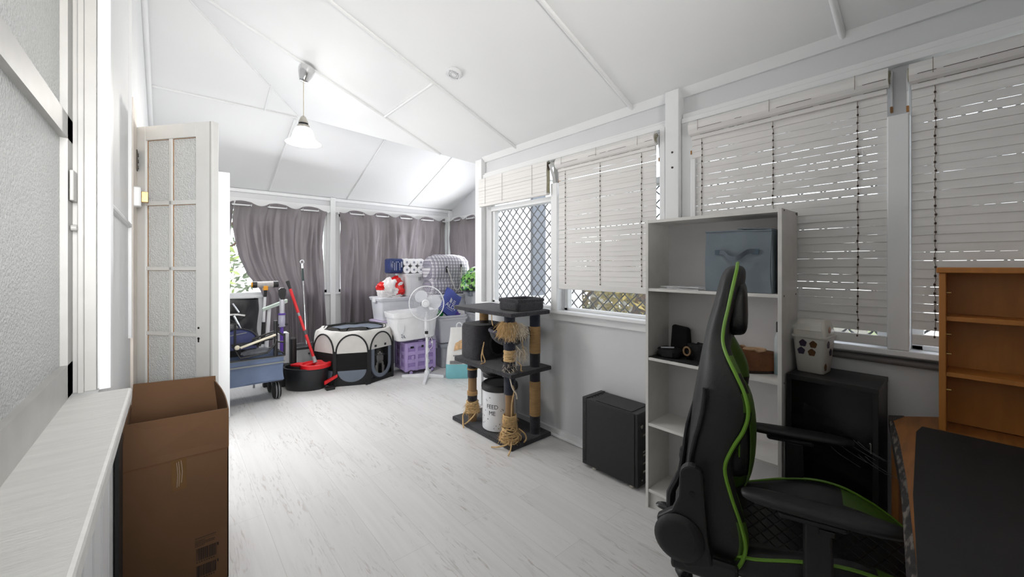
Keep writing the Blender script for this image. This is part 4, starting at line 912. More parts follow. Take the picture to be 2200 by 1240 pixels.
WP = mat('white_printed_film', (224, 220, 222), .35, var=.1, bump=.3); RPR = mat('red_white_print', (206, 110, 124), .4, var=.7, scale=40); GRN = mat('green_film', (30, 150, 62), .35, var=.3, scale=12, bump=.4)
GD = mat('dark_green_film', (20, 88, 66), .35, var=.3, bump=.4); PF = mat('purple_film', (96, 66, 176), .35, var=.3)
packets(['bright green packet between the fan and the blue bag', 'white packet with red print under the blue bag', 'red and white striped packet right of the blue bag', 'dark green packet above the pet food bag handle', 'purple packet above the pet food bag handle', 'small white packet beside the purple one', 'green packet tucked at the back of the silver tub'],
        [(2.71, 4.60, .70), (2.83, 4.62, .745), (2.92, 4.64, .76), (2.99, 4.56, .60), (2.97, 4.55, .66), (3.01, 4.545, .685), (3.04, 4.6, .68)], [GRN, WP, RPR, GD, PF, WP, GRN], 4, .055)
# blue shopping bag with its printing
t = thing('blue_bag', 'blue reusable shopping bag with white supermarket logo, tipped in the silver tub', 'shopping bag', (2.73, 4.53, .71), (-.10, .55, .0)); t['base'] = 0
BLU = mat('royal_blue_bag', (72, 84, 160), .5, var=.12, scale=6, bump=.3, bscale=10)
g = G(); g.grid(lambda u, v: ((u-.5)*.27+.01*math.sin(5*v), -.045-.03*math.sin(PI*u)*math.sin(PI*v)+.02*noise.noise(Vector((u*3, v*3, 1))), v*.32+.01*math.sin(6*u)), 16, 16)
g.grid(lambda u, v: ((u-.5)*.27+.01*math.sin(5*v), -.043+.06*math.sin(PI*u)**.5*math.sin(PI*(v*.9+.1))**.5 if 0 < u < 1 else -.045, v*.32+.01*math.sin(6*u)), 16, 16)
obj('bag_shell', g, BLU, t, smooth=True, world=False)
me = text_mesh('ALDI', .078); me.transform(Matrix.Translation((.0, -.088, .085)) @ Matrix.Rotation(PI/2, 4, 'X')); obj('logo_lettering', me, WPL, t, world=False)
g = G()
for k in range(3): g.box(-.045+k*.012, -.038+k*.012, -.0885, -.087, .15+.0*k, .215-k*.008)
for k in range(3): g.box(.0+k*.004, .045, -.0885, -.087, .15+k*.022, .158+k*.022)
g.box(-.05, .055, -.0885, -.087, .065, .068)
obj('logo_mark', g, WPL, t, world=False)
# plaid bag
def plaid():
    m = mat('plaid_woven_plastic', (232, 230, 232), .45, bump=.15, bscale=30); t_ = m.node_tree; n = t_.nodes; L = t_.links; p = n['Principled BSDF']
    tc = n.new('ShaderNodeTexCoord'); out = None
    def band(axis, freq, lo, off=0):
        s = n.new('ShaderNodeSeparateXYZ'); L.new(tc.outputs['Object'], s.inputs[0])
        a = n.new('ShaderNodeMath'); a.operation = 'MULTIPLY_ADD'; L.new(s.outputs[axis], a.inputs[0]); a.inputs[1].default_value = freq; a.inputs[2].default_value = off
        f = n.new('ShaderNodeMath'); f.operation = 'FRACT'; L.new(a.outputs[0], f.inputs[0]); c = n.new('ShaderNodeMath'); c.operation = 'LESS_THAN'; L.new(f.outputs[0], c.inputs[0]); c.inputs[1].default_value = lo; return c
    src = p.inputs['Base Color'].links[0].from_socket
    for ax_, fr, lo, off, col, fac in ((0, 22, .42, 0, (.06, .06, .10, 1), .72), (2, 22, .42, .1, (.06, .06, .10, 1), .6), (0, 62, .3, .3, (.42, .36, .46, 1), .5), (2, 62, .3, .3, (.30, .27, .36, 1), .5), (0, 22, .08, .2, (.02, .02, .05, 1), .85), (2, 22, .08, .3, (.02, .02, .05, 1), .85)):
        b = band(ax_, fr, lo, off); mu = n.new('ShaderNodeMath'); mu.operation = 'MULTIPLY'; L.new(b.outputs[0], mu.inputs[0]); mu.inputs[1].default_value = fac
        mx = n.new('ShaderNodeMix'); mx.data_type = 'RGBA'; L.new(mu.outputs[0], mx.inputs[0]); L.new(src, mx.inputs[6]); mx.inputs[7].default_value = col; src = mx.outputs[2]
    L.new(src, p.inputs['Base Color']); return m
t = thing('plaid_bag', 'large grey and white plaid zip bag on top of the corner tub', 'laundry bag', (3.05, 4.99, .945), (0, 0, -.05)); t['base'] = 0
def rr2(z, a, b, q):
    return [(a*abs(math.cos(x))**q*math.copysign(1, math.cos(x))+.02*noise.noise(Vector((x*2, z*5, 0))), b*abs(math.sin(x))**q*math.copysign(1, math.sin(x))+.03*noise.noise(Vector((x*2, z*7, 5))), z+.018*noise.noise(Vector((x*1.5, z*2, 9)))) for x in [2*PI*k/56 for k in range(56)]]
g = G().loft([rr2(0, .29, .15, .4), rr2(.03, .31, .17, .4), rr2(.12, .325, .185, .4), rr2(.2, .30, .165, .4), rr2(.24, .315, .19, .4), rr2(.36, .32, .19, .4), rr2(.46, .31, .17, .45), rr2(.52, .27, .12, .5), rr2(.55, .2, .06, .6)])
obj('bag_body', g, plaid(), t, smooth=True, world=False)
STR = mat('bag_webbing', (190, 186, 184), .8, var=.2)
g = G().tube(smoothpts([(-.10, -.205, .37), (-.06, -.215, .28), (-.02, -.225, .16), (.03, -.23, .06), (.08, -.23, .07), (.12, -.22, .18), (.13, -.21, .38)]), .008, 6); obj('carry_handle', g, STR, t, smooth=True, world=False)
g = G().box(-.112, -.09, -.21, -.195, .30, .39).box(.12, .142, -.21, -.195, .30, .42); obj('handle_patch', g, BN, t, world=False)
# leafy green bag
def leafy():
    m = mat('leaf_printed_bag', (72, 150, 60), .4, bump=.4, bscale=14); t_ = m.node_tree; n = t_.nodes; L = t_.links; p = n['Principled BSDF']
    tc = n.new('ShaderNodeTexCoord'); v = n.new('ShaderNodeTexVoronoi'); v.inputs['Scale'].default_value = 26; L.new(tc.outputs['Object'], v.inputs[0])
    r = n.new('ShaderNodeValToRGB'); L.new(v.outputs['Color'], r.inputs[0]); r.color_ramp.interpolation = 'CONSTANT'
    els = r.color_ramp.elements; els[0].position = 0; els[0].color = (.16, .42, .07, 1); els[1].position = .36; els[1].color = (.01, .03, .02, 1)
    for pos, c in ((.5, (.32, .58, .16, 1)), (.66, (.02, .18, .10, 1)), (.8, (.62, .72, .60, 1))): e = els.new(pos); e.color = c
    L.new(r.outputs[0], p.inputs['Base Color']); return m
g = G(); g.ball((0, 0, 0), 1, 30)
for v in g.b.verts:
    d = v.co.normalized(); f = 1+.22*noise.noise(d*2.5+Vector((9, 0, 0))); x = abs(d.x)**.7*math.copysign(1, d.x); z = abs(d.z)**.7*math.copysign(1, d.z)
    v.co = Vector((x*.26*f, d.y*.15*f, max(z, -.75)*.17*f+.13+.32*(x*.26+.1)))
    if v.co.z < 0: v.co.z = 0
top('green_bag', 'bulging green leaf-patterned bag on the grey-lidded tub beside the white post', 'bag', g, leafy(), smooth=True).location = (3.35, 4.60, .995)
# pet food bag
t = thing('pet_food_bag', 'white and aqua pet food bag with loop handle behind the cat tree', 'pet food bag', (2.65, 4.03, 0), (0, 0, -.62)); t['base'] = 0
FW = mat('white_bag_print', (228, 227, 224), .4, bump=.2, bscale=9); AQ = mat('aqua_film', (128, 196, 204), .35, var=.06, bump=.25, bscale=10)
def pb(z, a, b, q=.5): return [(a*abs(math.cos(x))**q*math.copysign(1, math.cos(x)), b*abs(math.sin(x))**q*math.copysign(1, math.sin(x)), z) for x in [2*PI*k/32 for k in range(32)]]
g = G().loft([pb(0, .15, .075, .35), pb(.02, .165, .085, .4), pb(.17, .16, .08, .45), pb(.20, .158, .078, .45), pb(.36, .145, .065, .5), pb(.44, .125, .04, .6), pb(.50, .115, .018, .8), pb(.60, .108, .006, 1)])
for f in g.b.faces: f.material_index = 1 if f.calc_center_median().z < .175 else 0
obj('bag_body', g, [FW, AQ], t, smooth=True, world=False)
obj('loop_handle', G().tube(smoothpts([(-.03, 0, .585), (-.032, 0, .63), (-.005, 0, .655), (.028, 0, .635), (.03, 0, .585)]), .007, 6), WPL, t, smooth=True, world=False)
PUP = mat('puppy_picture', (206, 168, 124), .6, var=.4, scale=18)
g = G(); g.grid(lambda u, v: ((u-.5)*.13*(1-.3*v), -.073+.036*v*v, .33+v*.10+.03*u), 10, 8); obj('picture_print', g, PUP, t, world=False)
g = G(); R = random.Random(6)
for r_ in range(3):
    for q in range(16): g.box(-.11+q*.0095, -.104+q*.0095, -.0885, -.08, .178+r_*.014, .187+r_*.014)
for q in range(7): g.box(-.07+q*.018, -.057+q*.018, -.0775, -.07, .265, .279)
obj('printed_lettering', g, mat('grey_print', (128, 128, 132), .6), t, world=False)

# ------------------------------------------------------------------ pedestal fan
t = thing('pedestal_fan', 'white pedestal fan on a cross base in front of the laundry tub', 'fan', (2.32, 4.26, 0))
FX, FY = 2.335, 4.255
FP = mat('fan_white', (226, 227, 230), .35)
for tip in ((2.12, 4.47), (2.49, 4.12), (2.17, 4.02), (2.52, 4.50)):
    d = Vector((tip[0]-FX, tip[1]-FY, 0)); n_ = Vector((-d.y, d.x, 0)).normalized()*.017; a = Vector((FX, FY, 0)); b = Vector((tip[0], tip[1], 0))
    obj('foot', G().loft([[a-n_, a+n_, a+n_+Vector((0, 0, .05)), a-n_+Vector((0, 0, .05))], [b-n_, b+n_, b+n_+Vector((0, 0, .03)), b-n_+Vector((0, 0, .03))]]), FP, t, bevel=.004)
obj('hub', G().lathe([(.034, 0), (.034, .06), (.026, .085), (.02, .09)], (FX, FY, .0), 20), FP, t, smooth=True)
obj('pole', G().cyl((FX, FY, .08), (FX, FY, .52), .017), FP, t, smooth=True)
obj('neck', G().rbox(FX-.026, FX+.026, FY-.024, FY+.024, .50, .80, .012), FP, t, smooth=True)
obj('collar', G().lathe([(.02, 0), (.026, .01), (.024, .05), (.019, .06)], (FX, FY, .49), 20), FP, t, smooth=True)
fd = Vector((-.62, -.78, .02)).normalized(); fr = fd.cross(Vector((0, 0, 1))).normalized(); fu = fr.cross(fd); HC = Vector((FX, FY, .895))
FM = Matrix((fr, fu, fd)).transposed().to_4x4(); FM.translation = HC+fd*.03
obj('control_panel', G().box(-.02, .02, -.365, -.33, .0, .002, M=Matrix.Translation(Vector((0, 0, 0))) @ (lambda m: (m))(FM)), BLK, t)
g = G()
for x, y in ((-.012, -.12), (.012, -.12), (-.012, -.31), (.012, -.31), (0, -.40), (-.012, -.41)): g.ball(FM @ Vector((x, y, .0)), .003, 8)
obj('screw_caps', g, GPL, t)
obj('motor_housing', G().lathe([(.03, -.13), (.055, -.12), (.062, -.06), (.06, -.02)], M=FM), FP, t, smooth=True)
g = G(); RG = .205
for s in (1, -1):
    for k in range(56):
        a = 2*PI*k/56; pts = [FM @ Vector((r*math.cos(a+q*.12), r*math.sin(a+q*.12), s*(.055*(1-(r/RG)**2.6)))) for q, r in enumerate((.045, .10, .155, RG))]; g.tube(pts, .0009, 3)
    for r in (.075, .13): g.tube([FM @ Vector((r*math.cos(a), r*math.sin(a), s*(.055*(1-(r/RG)**2.6)))) for a in [2*PI*k/40 for k in range(40)]], .0011, 4, closed=True)
obj('wire_guard', g, FP, t)
obj('guard_ring', G().tube([FM @ Vector((RG*math.cos(a), RG*math.sin(a), 0)) for a in [2*PI*k/48 for k in range(48)]], .006, 8, closed=True), FP, t, smooth=True)
cap = obj('centre_cap', G().lathe([(.046, .045), (.048, .055), (.040, .063), (.002, .066)], M=FM), FP, t, smooth=True)
g = G()
for k in range(20): a = 2*PI*k/20; c = FM @ Vector((.028*math.cos(a), .028*math.sin(a), .0645)); g.ball(c, .0024, 6)
for k in range(6): c = FM @ Vector((-.025+.01*k, -.044, .058)); g.ball(c, .003, 6)
obj('vent_dots', g, GPL, cap)
for k in range(3):
    a0 = 2*PI*k/3+.9; g = G()
    def bl(u, v):
        r = .03+.145*u; a = a0+(v-.5)*(.75+.85*math.sin(PI*min(u*.85+.1, 1))); rr_ = r*(1-.10*(2*v-1)**2*u); return FM @ Vector((rr_*math.cos(a), rr_*math.sin(a), (v-.5)*.04))
    g.grid(bl, 10, 10); obj('fan_blade', g, trans(mat('blade_plastic', (222, 223, 228), .3), (225, 228, 235), .3), t, smooth=True, solid=.002)
obj('fan_cord', G().tube(smoothpts([(FX+.02, FY-.02, .50), (FX+.028, FY, .45), (FX-.022, FY-.012, .40), (FX+.022, FY-.016, .33), (FX-.022, FY-.014, .27), (FX+.022, FY-.014, .2), (FX-.02, FY, .15), (FX+.02, FY-.02, .1)], 5), .004, 6).tube(smoothpts([(FX+.02, FY-.03, .50), (FX+.05, FY-.04, .44), (FX+.045, FY-.04, .37), (FX+.02, FY-.03, .35)]), .003, 6), WPL, t, smooth=True)
obj('plug', G().box(FX+.035, FX+.055, FY-.05, FY-.03, .415, .435), WPL, t, bevel=.003)

# ------------------------------------------------------------------ cat tree
PL = mat('charcoal_plush', (40, 38, 44), .95, var=.35, scale=22, bump=.9, bscale=160); PLN = mat('navy_plush', (32, 37, 52), .95, var=.35, scale=22, bump=.9, bscale=160)
for m_ in (PL, PLN): m_.node_tree.nodes['Principled BSDF'].inputs['Sheen Weight'].default_value = .25; m_.node_tree.nodes['Principled BSDF'].inputs['Sheen Roughness'].default_value = .4
SIS = mat('sisal_rope', (204, 164, 112), .9, var=.2, scale=6, stretch=(2, 2, 60), bump=.9, bscale=18); TUBEM = mat('cardboard_tube', (142, 112, 78), .75, var=.12); JUT = mat('frayed_jute', (206, 174, 126), .95, var=.25, scale=40)
JUT2 = mat('pale_jute', (220, 208, 188), .95, var=.2, scale=40)
t = thing('cat_tree', 'charcoal plush cat tree with frayed sisal posts against the wall', 'cat tree', (2.08, 2.56, 0))
XA, XB, YA, YB = 1.865, 2.285, 2.16, 2.955
obj('base', G().rbox(XA, XB, YA, YB, 0, .032, .012), PL, t, bevel=.004)
def plat(z, notch):
    p = [(XA, YA), (XB-.03, YA-.01), (XB, YA+.03), (XB, YB), (XA+.03, YB), (XA, YB-.03)]
    if notch: p = [(XA, YA), (XA+.30, YA-.0)]+[(XB, YA+.0)]+[(XB, YA+.12)]+[(XB-.13-.10*math.sin(a)+.0, YA+.27-.15*math.cos(a)) for a in [PI*k/10 for k in range(11)]]+[(XB, YB-.36), (XB, YB), (XA+.03, YB), (XA, YB-.04)]
    return G().prism(p, z-.032, z)
obj('middle_platform', plat(.555, True), PL, t, bevel=.006)
obj('top_platform', plat(1.0, False), PL, t, bevel=.008)
obj('top_bed', G().rbox(1.95, 2.235, 2.185, 2.42, 1.001, 1.07, .03), PL, t, bevel=.004)
g = G(); g.tube([(1.965, 2.20, 1.078), (2.22, 2.20, 1.078), (2.22, 2.405, 1.078), (1.965, 2.405, 1.078)], .017, 8, closed=True); obj('bed_rim', g, PL, t, smooth=True)
def post(x, y, segs, r=.041, nm='post'):
    po = None
    for z0, z1, m_, dr in segs:
        if m_ is SIS:
            g = G(); n = int((z1-z0)/.0075); rings = []
            for k in range(n*2+1): z = z0+(z1-z0)*k/(n*2); q = r+dr+(.0022 if k % 2 else 0); rings.append([(x+q*math.cos(a), y+q*math.sin(a), z) for a in [2*PI*j/20 for j in range(20)]])
            g.loft(rings)
        else: g = G().cyl((x, y, z0), (x, y, z1), r+dr, n=22)
        o = obj(nm if po is None else ('rope_wrap' if m_ is SIS else 'plush_sleeve'), g, m_, t if po is None else po, smooth=True)
        if po is None: po = o
    return po
pA = post(1.925, 2.25, [(.03, .97, TUBEM, -.008), (.388, .52, PLN, .002), (.555, .63, PL, .002), (.72, .78, PLN, .004), (.925, .97, PLN, .0), (.12, .145, PL, .0)])
pB = post(2.175, 2.235, [(.03, .17, PL, .0), (.17, .44, SIS, .001), (.44, .66, PL, 0), (.66, .87, SIS, .001), (.87, .97, PLN, 0)])
pC = post(1.945, 2.76, [(.03, .53, TUBEM, -.005), (.40, .53, PL, 0), (.205, .25, PL, 0), (.25, .285, SIS, .002), (.465, .48, SIS, .003)])
pD = post(2.09, 2.79, [(.84, .97, SIS, 0), (.83, .87, PL, .002)], .038)
# condo
g = G(); cx_, cy_ = 2.08, 2.79
def con(z, e): return [(cx_+(.165-e)*abs(math.cos(a))**.55*math.copysign(1, math.cos(a)), cy_+(.15-e)*abs(math.sin(a))**.55*math.copysign(1, math.sin(a)), z) for a in [2*PI*k/40 for k in range(40)]]
obj('condo', G().loft([con(.556, .004), con(.57, 0), con(.82, 0), con(.845, .012)]), PL, t, smooth=True)
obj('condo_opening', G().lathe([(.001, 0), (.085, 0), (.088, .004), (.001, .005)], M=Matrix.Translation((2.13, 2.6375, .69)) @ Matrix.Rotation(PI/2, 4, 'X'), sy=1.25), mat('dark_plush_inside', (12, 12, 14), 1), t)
g = G().tube([(2.13+.088*math.cos(a), 2.633, .69+.11*math.sin(a)) for a in [2*PI*k/30 for k in range(30)]], .008, 6, closed=True); obj('opening_rim', g, PL, t, smooth=True)
# hammock bowl
def bowl(u, v):
    a = 2*PI*u; r = .165*math.sin(v*PI/2); return (2.055+r*math.cos(a)*1.0, 2.40+r*math.sin(a)*.9, .835-.125*math.cos(v*PI/2)**1.0)
obj('hammock', G().grid(bowl, 32, 10), PL, t, smooth=True, solid=.006)
obj('hammock_rim', G().tube([(2.055+.165*math.cos(a), 2.40+.15*math.sin(a), .836) for a in [2*PI*k/36 for k in range(36)]], .013, 8, closed=True), mat('grey_plush_rim', (86, 86, 98), .95, bump=.8, bscale=150), t, smooth=True)
def bowl2(u, v):
    a = 2*PI*u; r = .13*math.sin(v*PI/2); return (2.03+r*math.cos(a), 2.55+r*math.sin(a), .52-.075*math.cos(v*PI/2))
obj('lower_cradle', G().grid(bowl2, 28, 8), BN, t, smooth=True, solid=.004)
# frayed rope: wound bundles and loose strands
R = random.Random(21)
def wound(x, y, z0, z1, r0, r1, n, m_, par, w=.0045, jit=.006):
    pts = []; N = n*14
    for k in range(N): f = k/N; a = 2*PI*n*f; r = r0+(r1-r0)*f+R.uniform(-jit, jit)*.6; pts.append((x+r*math.cos(a), y+r*math.sin(a), z0+(z1-z0)*f+R.uniform(-jit, jit)))
    obj('wound_rope', G().tube(pts, w, 5), m_, par, smooth=True)
def strand(pts, m_, par, w=.005): obj('loose_rope', G().tube(smoothpts(pts, 6), w, 5), m_, par, smooth=True)
wound(1.925, 2.25, .15, .23, .046, .048, 9, JUT, pA, .006, .003)
wound(1.925, 2.25, .035, .14, .075, .052, 13, JUT, pA, .0055, .012)
wound(1.925, 2.25, .632, .715, .044, .043, 12, JUT, pA, .0045, .004)
wound(1.945, 2.76, .10, .20, .058, .048, 11, JUT, pC, .005, .007)
strand([(1.90, 2.20, .22), (1.90, 2.195, .33), (1.925, 2.20, .42), (1.915, 2.205, .46)], JUT, pA)
strand([(1.89, 2.21, .07), (1.855, 2.19, .05), (1.82, 2.25, .02), (1.79, 2.30, .01)], JUT, pA, .006)
strand([(1.89, 2.19, .06), (1.85, 2.15, .03), (1.80, 2.12, .008)], JUT, pA, .006)
strand([(1.97, 2.20, .13), (2.01, 2.18, .09), (2.02, 2.17, .05), (1.98, 2.15, .04)], JUT, pA, .006)
strand([(1.965, 2.21, .10), (1.985, 2.19, .07), (1.97, 2.18, .045)], JUT, pA, .006)
strand([(1.92, 2.75, .15), (1.87, 2.78, .10), (1.85, 2.76, .05), (1.835, 2.73, .006)], JUT, pC, .007)
strand([(1.96, 2.71, .13), (1.91, 2.70, .09), (1.87, 2.72, .05), (1.845, 2.73, .035)], JUT, pC, .006)
strand([(1.90, 2.22, .56), (1.885, 2.2, .53), (1.90, 2.19, .45), (1.93, 2.18, .40), (1.945, 2.19, .36)], JUT2, pA)
strand([(1.96, 2.21, .63), (1.985, 2.19, .60), (1.98, 2.185, .565), (2.0, 2.19, .556)], JUT, pA)
strand([(1.965, 2.22, .74), (1.995, 2.2, .70), (2.02, 2.19, .665), (2.025, 2.19, .64)], JUT2, pA)
strand([(1.98, 2.22, .86), (2.01, 2.2, .82), (2.0, 2.19, .76), (2.02, 2.19, .69), (2.025, 2.19, .66)], JUT, pA, .0035)
strand([(1.95, 2.60, .72), (1.92, 2.58, .64), (1.93, 2.56, .57), (1.88, 2.55, .562)], JUT, pC)
strand([(1.93, 2.58, .71), (1.90, 2.57, .62), (1.89, 2.55, .575)], JUT, pC, .004)
strand([(1.91, 2.45, .97), (1.905, 2.44, .92), (1.90, 2.42, .88)], JUT, pA, .004)
g = G()                                       # frayed tufts
def tuft(cx, cy, cz, n, spread, drop, m_, par):
    g = G()
    for k in range(n):
        a = R.uniform(0, 2*PI); q = R.uniform(.3, 1)*spread; x, y = cx+.04*math.cos(a), cy+.04*math.sin(a); z = cz+R.uniform(-.035, .035); pts = [Vector((x, y, z))]; d = Vector((math.cos(a), math.sin(a), .3))
        L_ = R.uniform(.4, 1)*(q+drop); 
        for j in range(4): d = (d+Vector((R.gauss(0, .55), R.gauss(0, .55), R.gauss(0, .4)-.85))).normalized(); pts.append(pts[-1]+d*L_/4)
        g.tube(smoothpts(pts, 3), R.uniform(.0005, .0014), 4)
    obj('frayed_tuft', g, m_, par)
tuft(1.91, 2.25, .895, 900, .03, .075, JUT, pA); tuft(1.965, 2.23, .88, 420, .035, .09, JUT2, pA); tuft(1.98, 2.225, .70, 150, .04, .09, JUT2, pA)
tuft(1.925, 2.25, .19, 420, .022, .03, JUT, pA); tuft(1.925, 2.25, .09, 420, .05, .05, JUT, pA); tuft(1.945, 2.76, .15, 260, .03, .05, JUT, pC); tuft(1.925, 2.25, .585, 80, .02, .03, JUT2, pA)

# feed containers standing on the cat tree's base
INKB = mat('black_print', (16, 16, 18), .5)
def feed(x, y, r, h, lab, text, lidr=1.04):
    t = thing('feed_container', lab, 'pet food container', (x, y, .033))
    obj('drum', G().lathe([(r-.01, .0), (r, .008), (r, h)], (x, y, .033), 48), mat('enamel_white', (226, 227, 230), .25, var=.02), t, smooth=True)
    obj('lid', G().lathe([(r*lidr, 0), (r*lidr+.003, .02), (r*lidr-.002, .042), (r*.93, .05), (r*.9, .042), (.002, .044)], (x, y, .033+h), 48), BLK, t, smooth=True)
    a0 = math.atan2(-y, -x)
    def wrap(me, ang, zc):
        for v in me.vertices: a = a0+ang+v.co.x/r; zz = v.co.y+zc; q = r+.0006+max(0, v.co.z)*.5; v.co = (x+q*math.cos(a), y+q*math.sin(a), .033+zz)
        return me
    if text:
        for s, zc in (('FEED', .185), ('ME', .135)): obj('lettering', wrap(text_mesh(s, .046), text, zc), INKB, t)
    R = random.Random(5)
    for k in range(46):
        ang = -1.5+3.0*((k*7) % 46)/46; z = .02+(h-.05)*R.random(); 
        if text and abs(ang-text) < .42 and .10 < z < .24: continue
        s = R.choice([.004, .004, .007]); g = G()
        for sg in (1, -1): g.box(-s, s, -.0011, .0011, 0, .0006, Matrix.Rotation(sg*PI/4, 4, 'Z'))
        me = bpy.data.meshes.new('x'); g.b.to_mesh(me); g.b.free(); wrap(me, ang, z); obj('printed_cross', me, INKB, t)
    return t
feed(2.045, 2.515, .142, .315, 'white cylindrical feed container lettered FEED ME with black lid', -.44)
feed(2.18, 2.775, .085, .33, 'smaller white container with a black lid behind the lettered one', 0)

# ------------------------------------------------------------------ computer tower
t = thing('computer_tower', 'black computer tower on the floor beside the white bookshelf', 'computer', (2.2, 1.49, 0))
TB = mat('tower_black', (20, 20, 21), .42, var=.2, scale=30); 
obj('case', G().box(2.10, 2.305, 1.285, 1.69, .022, .462), TB, t, bevel=.003)
obj('side_panel', G().box(2.095, 2.10, 1.305, 1.66, .03, .455), TB, t, bevel=.002)
obj('top_panel', G().box(2.112, 2.295, 1.33, 1.60, .462, .466), mat('tower_top', (30, 30, 33), .5), t, bevel=.002)
g = G()
for k in range(3): g.cyl((2.15+.03*k, 1.655, .462), (2.15+.03*k, 1.655, .4655), .005)
g.box(2.25, 2.27, 1.65, 1.66, .462, .465); obj('front_ports', g, BLKG, t)
obj('front_door', G().box(2.098, 2.307, 1.665, 1.70, .022, .468), TB, t, bevel=.004)
g = G()
for k in range(34): g.box(2.0965, 2.099, 1.672, 1.682, .05+k*.0115, .055+k*.0115)
obj('front_vents', g, BLKG, t)
g = G()
for z in (.10, .15, .20, .22, .32): g.box(2.15, 2.20, 1.279, 1.285, z, z+.012)
g.cyl((2.14, 1.283, .38), (2.14, 1.279, .38), .012); g.cyl((2.14, 1.283, .06), (2.14, 1.279, .06), .006); obj('rear_connectors', g, STEEL, t)
for x in (2.13, 2.27):
    for y in (1.34, 1.62): obj('foot', G().cyl((x, y, 0), (x, y, .022), .018), STEEL, t, smooth=True)

# ------------------------------------------------------------------ bookshelf
SHW = mat('shelf_white_laminate', (212, 210, 206), .45, var=.04, scale=18); SX0, SX1, SY0, SY1 = 2.014, 2.25, .531, 1.183
t = thing('bookshelf', 'tall narrow white open bookshelf with five shelves standing at the windows', 'bookshelf', (2.16, .857, 0))
obj('side_panel', G().box(SX0, SX1, SY0, SY0+.016, 0, 1.60), SHW, t, bevel=.001); obj('side_panel', G().box(SX0, SX1, SY1-.016, SY1, 0, 1.60), SHW, t, bevel=.001)
obj('back_panel', G().box(SX1-.006, SX1, SY0+.016, SY1-.016, .04, 1.60), mat('shelf_backing', (206, 203, 202), .5, var=.03), t)
obj('top_board', G().box(SX0+.001, SX1-.006, SY0+.016, SY1-.016, 1.584, 1.60), SHW, t)
for z in (1.222, .838, .472, .104): obj('shelf_board', G().box(SX0+.002, SX1-.006, SY0+.016, SY1-.016, z-.016, z), SHW, t, bevel=.001)
obj('kick_board', G().box(SX0+.02, SX0+.035, SY0+.016, SY1-.016, 0, .088), SHW, t)
g = G()
for z in (1.592, 1.214, .83, .464):
    for x in (2.045, 2.225): g.cyl((x, SY0-.001, z), (x, SY0+.002, z), .0045, n=10)
g.box(SX1-.012, SX1+.001, SY0-.001, SY0+.004, 1.585, 1.60)
obj('screw_holes', g, DARKC, t)
# storage cube
CF = mat('slate_fabric', (112, 122, 130), .85, var=.06, scale=5, bump=.25, bscale=14)
t = thing('storage_cube', 'slate blue fabric storage cube with a strap handle on the top shelf', 'storage box', (2.15, .71, 1.223))
g = G()
def cubef(u, v): return (2.028+.006*noise.noise(Vector((u*4, v*4, 0)))-.004*math.sin(PI*u)*math.sin(PI*v), .575+.285*u+.004*math.sin(v*4), 1.224+.292*v-.006*math.sin(PI*u)*(v > .95)-.012*max(0, .35-u)*v)
g.grid(cubef, 18, 18)
g.box(2.03, 2.24, .572, .86, 1.2235, 1.226).box(2.03, 2.24, .572, .577, 1.226, 1.508).box(2.03, 2.24, .855, .86, 1.226, 1.515).box(2.235, 2.24, .572, .86, 1.226, 1.512)
obj('cube_body', g, CF, t, smooth=True)
obj('top_hem', G().tube([(2.026, .574, 1.505), (2.026, .70, 1.512), (2.026, .86, 1.515)], .004, 5).tube([(2.03, .574, 1.508), (2.238, .574, 1.508)], .004, 5), CF, t)
obj('lid_flap', quad([(2.035, .58, 1.512), (2.238, .58, 1.512), (2.238, .72, 1.524), (2.04, .72, 1.522)], (0, 0, 1), .004), CF, t)
g = G(); pts = smoothpts([(2.020, .80, 1.412), (2.012, .77, 1.41), (1.998, .745, 1.388), (1.994, .715, 1.380), (1.998, .69, 1.392), (2.012, .665, 1.412), (2.020, .635, 1.414)], 5)
rings = []
for k, p in enumerate(pts):
    tw = 1.1*math.sin(k/len(pts)*PI*2); rings.append([(p.x-.0015, p.y, p.z-.011+.0*tw), (p.x+.0015, p.y, p.z-.011), (p.x+.0015+.004*tw, p.y, p.z+.011), (p.x-.0015+.004*tw, p.y, p.z+.011)])
g.loft(rings); obj('handle_strap', g, mat('slate_webbing', (88, 97, 106), .8), t, smooth=True)
g = G()
for y0, y1 in ((.79, .812), (.622, .65)): g.box(2.017, 2.021, y0, y1, 1.40, 1.424)
obj('stitched_patch', g, mat('slate_webbing_dark', (78, 92, 106), .8), t)
# papers
R = random.Random(8)
for k in range(5):
    a = R.uniform(-.12, .12); y = .985+R.uniform(-.02, .02)
    M = Matrix.Translation((2.105+R.uniform(-.01, .02), y, 1.2232+k*.0026)) @ Matrix.Rotation(a, 4, 'Z')
    g = G().box(-.075, .085, -.115, .10, 0, .0022, M); 
    top('paper_sheet', ['bottom creased sheet of the paper pile on the top shelf', 'second sheet up in the paper pile on the top shelf', 'middle sheet of the paper pile on the top shelf', 'second sheet down in the paper pile on the top shelf', 'uppermost sheet of the paper pile, left of the storage cube'][k], 'paper', g, mat('printed_paper', (214, 214, 216), .7, var=.28, scale=34), group='papers on the top shelf')
